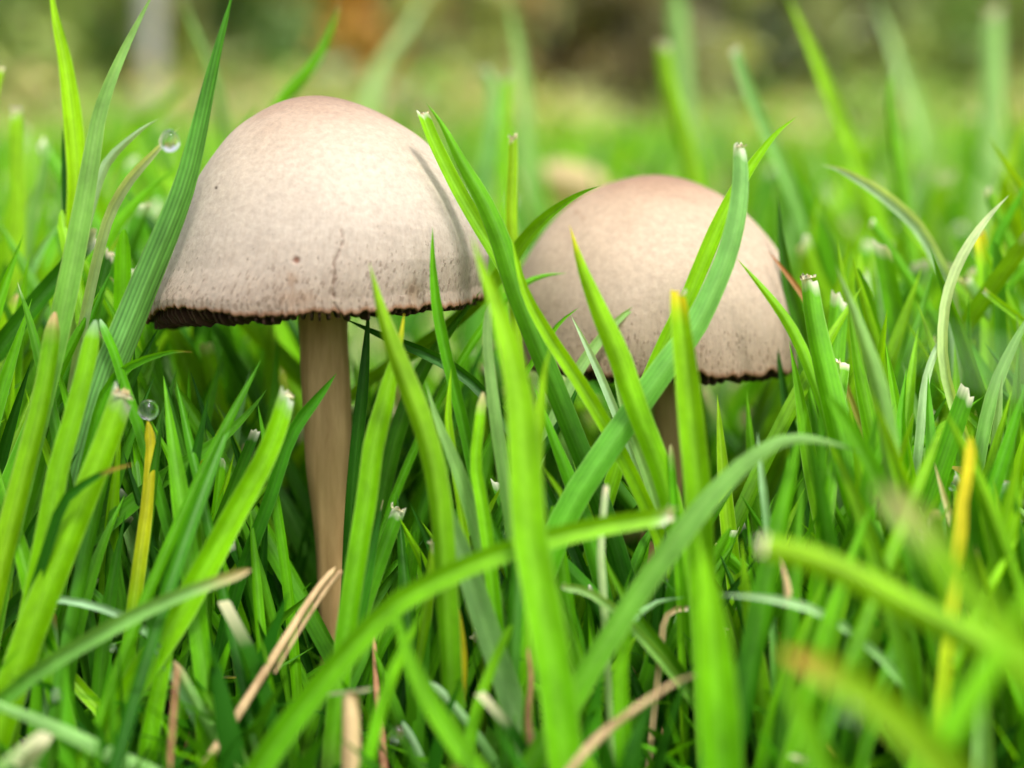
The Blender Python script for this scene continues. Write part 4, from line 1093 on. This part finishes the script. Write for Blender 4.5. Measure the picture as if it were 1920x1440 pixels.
# sward right behind the mushrooms
x, y = fan(9000, .19, .55, .72)
R1 = np.stack([x, y, ground_z(x, y)], -1)
hgt = rng.uniform(.034, .066, len(R1)) * np.clip(.62 + (y + .128 - .175) * 1.6, .62, 1)
lawn('lawn_grass', 'mown green lawn grass behind the two mushrooms', R1, hgt, rng.uniform(.0016, .0034, len(R1)), colours(len(R1), 'gggggllllllbpe'), 6, .5, .2, .25)
x, y = fan(36000, .55, 2.6, .70)
R2 = np.stack([x, y, ground_z(x, y)], -1)
lawn('far_lawn_grass', 'blurred green lawn rising towards the shrubs', R2, rng.uniform(.030, .060, len(R2)), rng.uniform(.003, .006, len(R2)), colours(len(R2), 'ggggeelldb'), 4, .4, .25, .3, .4)
x, y = fan(22000, 2.6, 7.5, .70)
R3 = np.stack([x, y, ground_z(x, y)], -1)
lawn('distant_turf', 'soft green turf in front of the shrubs', R3, rng.uniform(.03, .06, len(R3)), rng.uniform(.010, .018, len(R3)), colours(len(R3), 'gggllll'), 4, .3, .3, .4, .2)
# taller tufts that break the edge of the lawn
tc_x, tc_y = fan(170, .8, 6.5, .48)
xs = np.repeat(tc_x, 26) + rng.normal(0, .035, 170 * 26) * np.repeat(np.clip(tc_y / 2, .4, 2.5), 26)
ys = np.repeat(tc_y, 26) + rng.normal(0, .035, 170 * 26)
R6 = np.stack([xs, ys, ground_z(xs, ys)], -1)
lawn('long_grass_tufts', 'blurred tufts of longer grass scattered over the lawn behind', R6, np.repeat(rng.uniform(.04, .11, 170) * np.clip(tc_y / 2.5, .5, 1.6), 26) * rng.uniform(.6, 1.1, len(R6)), rng.uniform(.005, .012, len(R6)) * np.clip(ys / 2, .5, 1.8), colours(len(R6), 'gglllbe'), 5, .1, .3, .3)

# thatch: dry bits lying at the ground
x, y = fan(90, .108, .20, .6)
R4 = np.stack([x, y, ground_z(x, y) + .001], -1)
lawn('thatch', 'dry brown and straw coloured bits lying on the soil', R4, rng.uniform(.008, .022, len(R4)), rng.uniform(.0006, .0014, len(R4)), colours(len(R4), 'ssrro'), 5, .2, .3, 1.2)

# a pale dead leaf out of focus behind the gap between the caps
T_([(985,330),(1020,335),(1060,350),(1110,370),(1160,420)], 90, .34, .36, 'ss', 'round', 'blurred cream coloured leaf lying in the lawn behind the gap between the caps', name='fallen_leaf', cat='leaf', mat=M_DRY, taper=.01, vary=.02)

# ------------------------------------------------------------------ shrubs and trees far behind
def bar(P0, P1, r0, r1, m=8):
    P0, P1 = np.array(P0, float), np.array(P1, float)
    a = P1 - P0; a /= np.linalg.norm(a)
    s = np.cross(a, [0.3, 1, 0.1]); s /= np.linalg.norm(s); b = np.cross(a, s)
    ang = np.linspace(0, 2 * math.pi, m, endpoint=False)
    ring = s * np.cos(ang)[:, None] + b * np.sin(ang)[:, None]
    return np.concatenate([P0 + ring * r0, P1 + ring * r1])

def woody(name, label, cat, px, d, radius, height, cols, nleaf, leaf, group, trunk_r=.03, clear=0.05, stems=7, mat=M_SHRUBWOOD, spread=0.0):
    b = at(px, 300, d)
    base = np.array([b[0], b[1], float(ground_z(b[0], b[1]))])
    root = bpy.data.objects.new(name, None); COL.objects.link(root); root.location = base
    props(root, label, cat, group)
    V, F = [], []
    for i in range(stems):
        a = random.uniform(0, 6.28); sp = radius * random.uniform(.2, .75) if stems > 1 else 0.03
        sx = random.uniform(-spread, spread)
        top = np.array([sx + math.cos(a) * sp, math.sin(a) * sp, height * random.uniform(.6, .95)])
        mid = np.array([sx + (top[0] - sx) * .45, top[1] * .45, top[2] * .5]) + np.random.default_rng(i).normal(0, .03, 3)
        p0 = np.array([math.cos(a), math.sin(a), 0]) * trunk_r * (1.5 if stems > 1 else 0)
        p0[0] += sx; p0[2] = -.05
        for q0, q1, r0, r1 in ((p0, mid, trunk_r, trunk_r * .7), (mid, top, trunk_r * .7, trunk_r * .3)):
            V.append(bar(q0, q1, r0, r1))
        W_ = np.concatenate([V[-2], V[-1][8:]])
        add('trunk' if stems == 1 else 'stem', new_mesh(name + '_wood', W_, grid_faces(3, 8, True), mat), root)
    # clumps of leaves
    ncl = max(8, nleaf // 60)
    ca = rng.uniform(0, 2 * math.pi, ncl); cz = rng.uniform(0, 1, ncl)
    cr = radius * np.sqrt(rng.uniform(.1, 1, ncl)) * np.sqrt(np.clip(1.15 - cz ** 2.2, .1, 1)) * (0.85 if clear < .5 else np.sqrt(np.clip(cz * 4, .1, 1)))
    cc = np.stack([rng.uniform(-spread, spread, ncl) + np.cos(ca) * cr, np.sin(ca) * cr, clear + (height - clear) * cz], -1)
    k = rng.integers(0, ncl, nleaf)
    ctr = cc[k] + rng.normal(0, 1, (nleaf, 3)) * radius * .16
    ctr[:, 2] = np.maximum(ctr[:, 2], 0.02)
    u = rng.normal(0, 1, (nleaf, 3)); u /= np.linalg.norm(u, axis=1, keepdims=True)
    w = np.cross(u, rng.normal(0, 1, (nleaf, 3))); w /= np.linalg.norm(w, axis=1, keepdims=True)
    ls = leaf * rng.uniform(.6, 1.3, (nleaf, 1))
    q = np.stack([ctr - u * ls, ctr + w * ls * .5, ctr + u * ls, ctr - w * ls * .5], 1).reshape(-1, 3)
    ccol = np.array(cols)[rng.integers(0, len(cols), ncl)] * rng.uniform(.75, 1.25, (ncl, 1))
    col = np.repeat(ccol[k] * rng.uniform(.8, 1.2, (nleaf, 1)), 4, 0)
    add('crown', new_mesh(name + '_leaves', q, np.arange(nleaf * 4).reshape(-1, 4), M_LEAF, None, col, smooth=False), root)
    return root
OL = (.36, .44, .14); DG = (.17, .29, .09); BR = (.50, .36, .17); OR = (.72, .44, .12); YG = (.48, .52, .18); GY = (.46, .48, .28); BK = (.07, .10, .06)
SG = 'shrubs beyond the lawn'
woody('shrub', 'dark green blurred shrub beside the thin trunked tree', 'shrub', 60, 7.0, .75, 2.4, [DG, OL, DG], 2600, .06, SG)
woody('shrub', 'mid green blurred shrub right of the pale trunk', 'shrub', 430, 7.4, .6, 2.3, [DG, OL, (.10, .20, .05)], 2600, .06, SG)
woody('shrub', 'orange autumn shrub blurred above the larger cap', 'shrub', 690, 7.8, .52, 2.2, [OR, (.5, .3, .08), OR, YG], 2600, .055, SG, clear=.35)
woody('shrub', 'olive green blurred shrub right of the orange one', 'shrub', 880, 7.2, .40, 2.2, [OL, YG, (.2, .22, .08)], 2000, .055, SG)
woody('shrub', 'brown leaved blurred shrub behind the gap between the caps', 'shrub', 1040, 7.5, .45, 2.1, [BR, (.26, .2, .08), BR], 2600, .055, SG)
woody('shrub', 'darkest brown-green blurred shrub behind the saturated lime blade', 'shrub', 1180, 7.0, .36, 1.9, [(.13, .13, .055), (.2, .165, .07)], 2400, .05, SG)
woody('shrub', 'pale olive blurred shrub above the smaller cap', 'shrub', 1320, 7.6, .38, 2.2, [YG, GY, YG], 2000, .055, SG)
woody('shrub', 'blackish green blurred conifer right of the pale olive shrub', 'shrub', 1440, 8.4, .32, 2.4, [BK, BK, DG], 2400, .05, SG, clear=.4)
woody('shrub', 'grey-green blurred shrub beyond the pale path', 'shrub', 1640, 8.6, .8, 2.5, [OL, GY, (.18, .26, .09)], 3000, .06, SG)
woody('shrub', 'fresh green blurred shrub beside the grey-green one beyond the path', 'shrub', 1900, 8.2, .7, 2.4, [(.15, .28, .07), OL], 2600, .06, SG)
woody('tree', 'pale grey trunked tree rising beyond the lawn', 'tree', 285, 6.4, .9, 3.6, [OL, DG], 1500, .06, 'trees beyond the lawn', trunk_r=.065, clear=1.7, stems=1, mat=M_BARK)
woody('tree', 'thin brown trunked tree between the pale trunk and dark shrub', 'tree', 215, 7.6, .7, 3.4, [OL, DG], 1200, .06, 'trees beyond the lawn', trunk_r=.05, clear=1.7, stems=1, mat=M_TWIG)
# hedge that closes the garden behind the shrubs
woody('hedge', 'long tall dark green hedge closing the garden behind the shrubs', 'hedge', 960, 10.8, .9, 2.8,
      [(.26, .34, .12), OL, (.34, .34, .16), (.2, .27, .1)], 52000, .20, None, stems=24, spread=10.0)
# loose planting along the far edge of the lawn
bn = 9000
bx = rng.uniform(-6, 6, bn // 30); by = rng.uniform(4.6, 7.4, bn // 30); bh = rng.uniform(.10, .42, bn // 30)
kk = rng.integers(0, len(bx), bn)
cx = bx[kk] + rng.normal(0, .14, bn); cy = by[kk] + rng.normal(0, .10, bn); cz = ground_z(cx, cy) + bh[kk] * rng.uniform(.05, 1, bn)
ctr = np.stack([cx, cy, cz], -1)
u = rng.normal(0, 1, (bn, 3)); u /= np.linalg.norm(u, axis=1, keepdims=True)
w = np.cross(u, rng.normal(0, 1, (bn, 3))); w /= np.linalg.norm(w, axis=1, keepdims=True)
ls = rng.uniform(.025, .055, (bn, 1))
q = np.stack([ctr - u * ls, ctr + w * ls * .5, ctr + u * ls, ctr - w * ls * .5], 1).reshape(-1, 3)
bc = np.array([OL, YG, GY, BR, (.2, .4, .06), (.3, .5, .08)])[rng.integers(0, 6, len(bx))]
o = add('border_plants', new_mesh('border_plants', q, np.arange(bn * 4).reshape(-1, 4), M_LEAF, None, np.repeat(bc[kk] * rng.uniform(.8, 1.2, (bn, 1)), 4, 0), smooth=False))
props(o, 'loose blurred low plants along the far edge of the lawn', 'plants', kind='stuff')
# pale trodden path in the lawn
ps = np.array([(.9, 5.2), (1.5, 5.35), (2.3, 5.5), (3.4, 5.6), (5.2, 5.7)])
pv = []
for (a, b) in ps:
    for dy in (-.5, 0, .5):
        yy = b + dy + .08 * math.sin(a * 5 + dy)
        pv.append((a, yy, float(ground_z(a, yy)) + .05))
path = add('path', new_mesh('path', pv, grid_faces(len(ps), 3), M_PATH))
props(path, kind='structure')
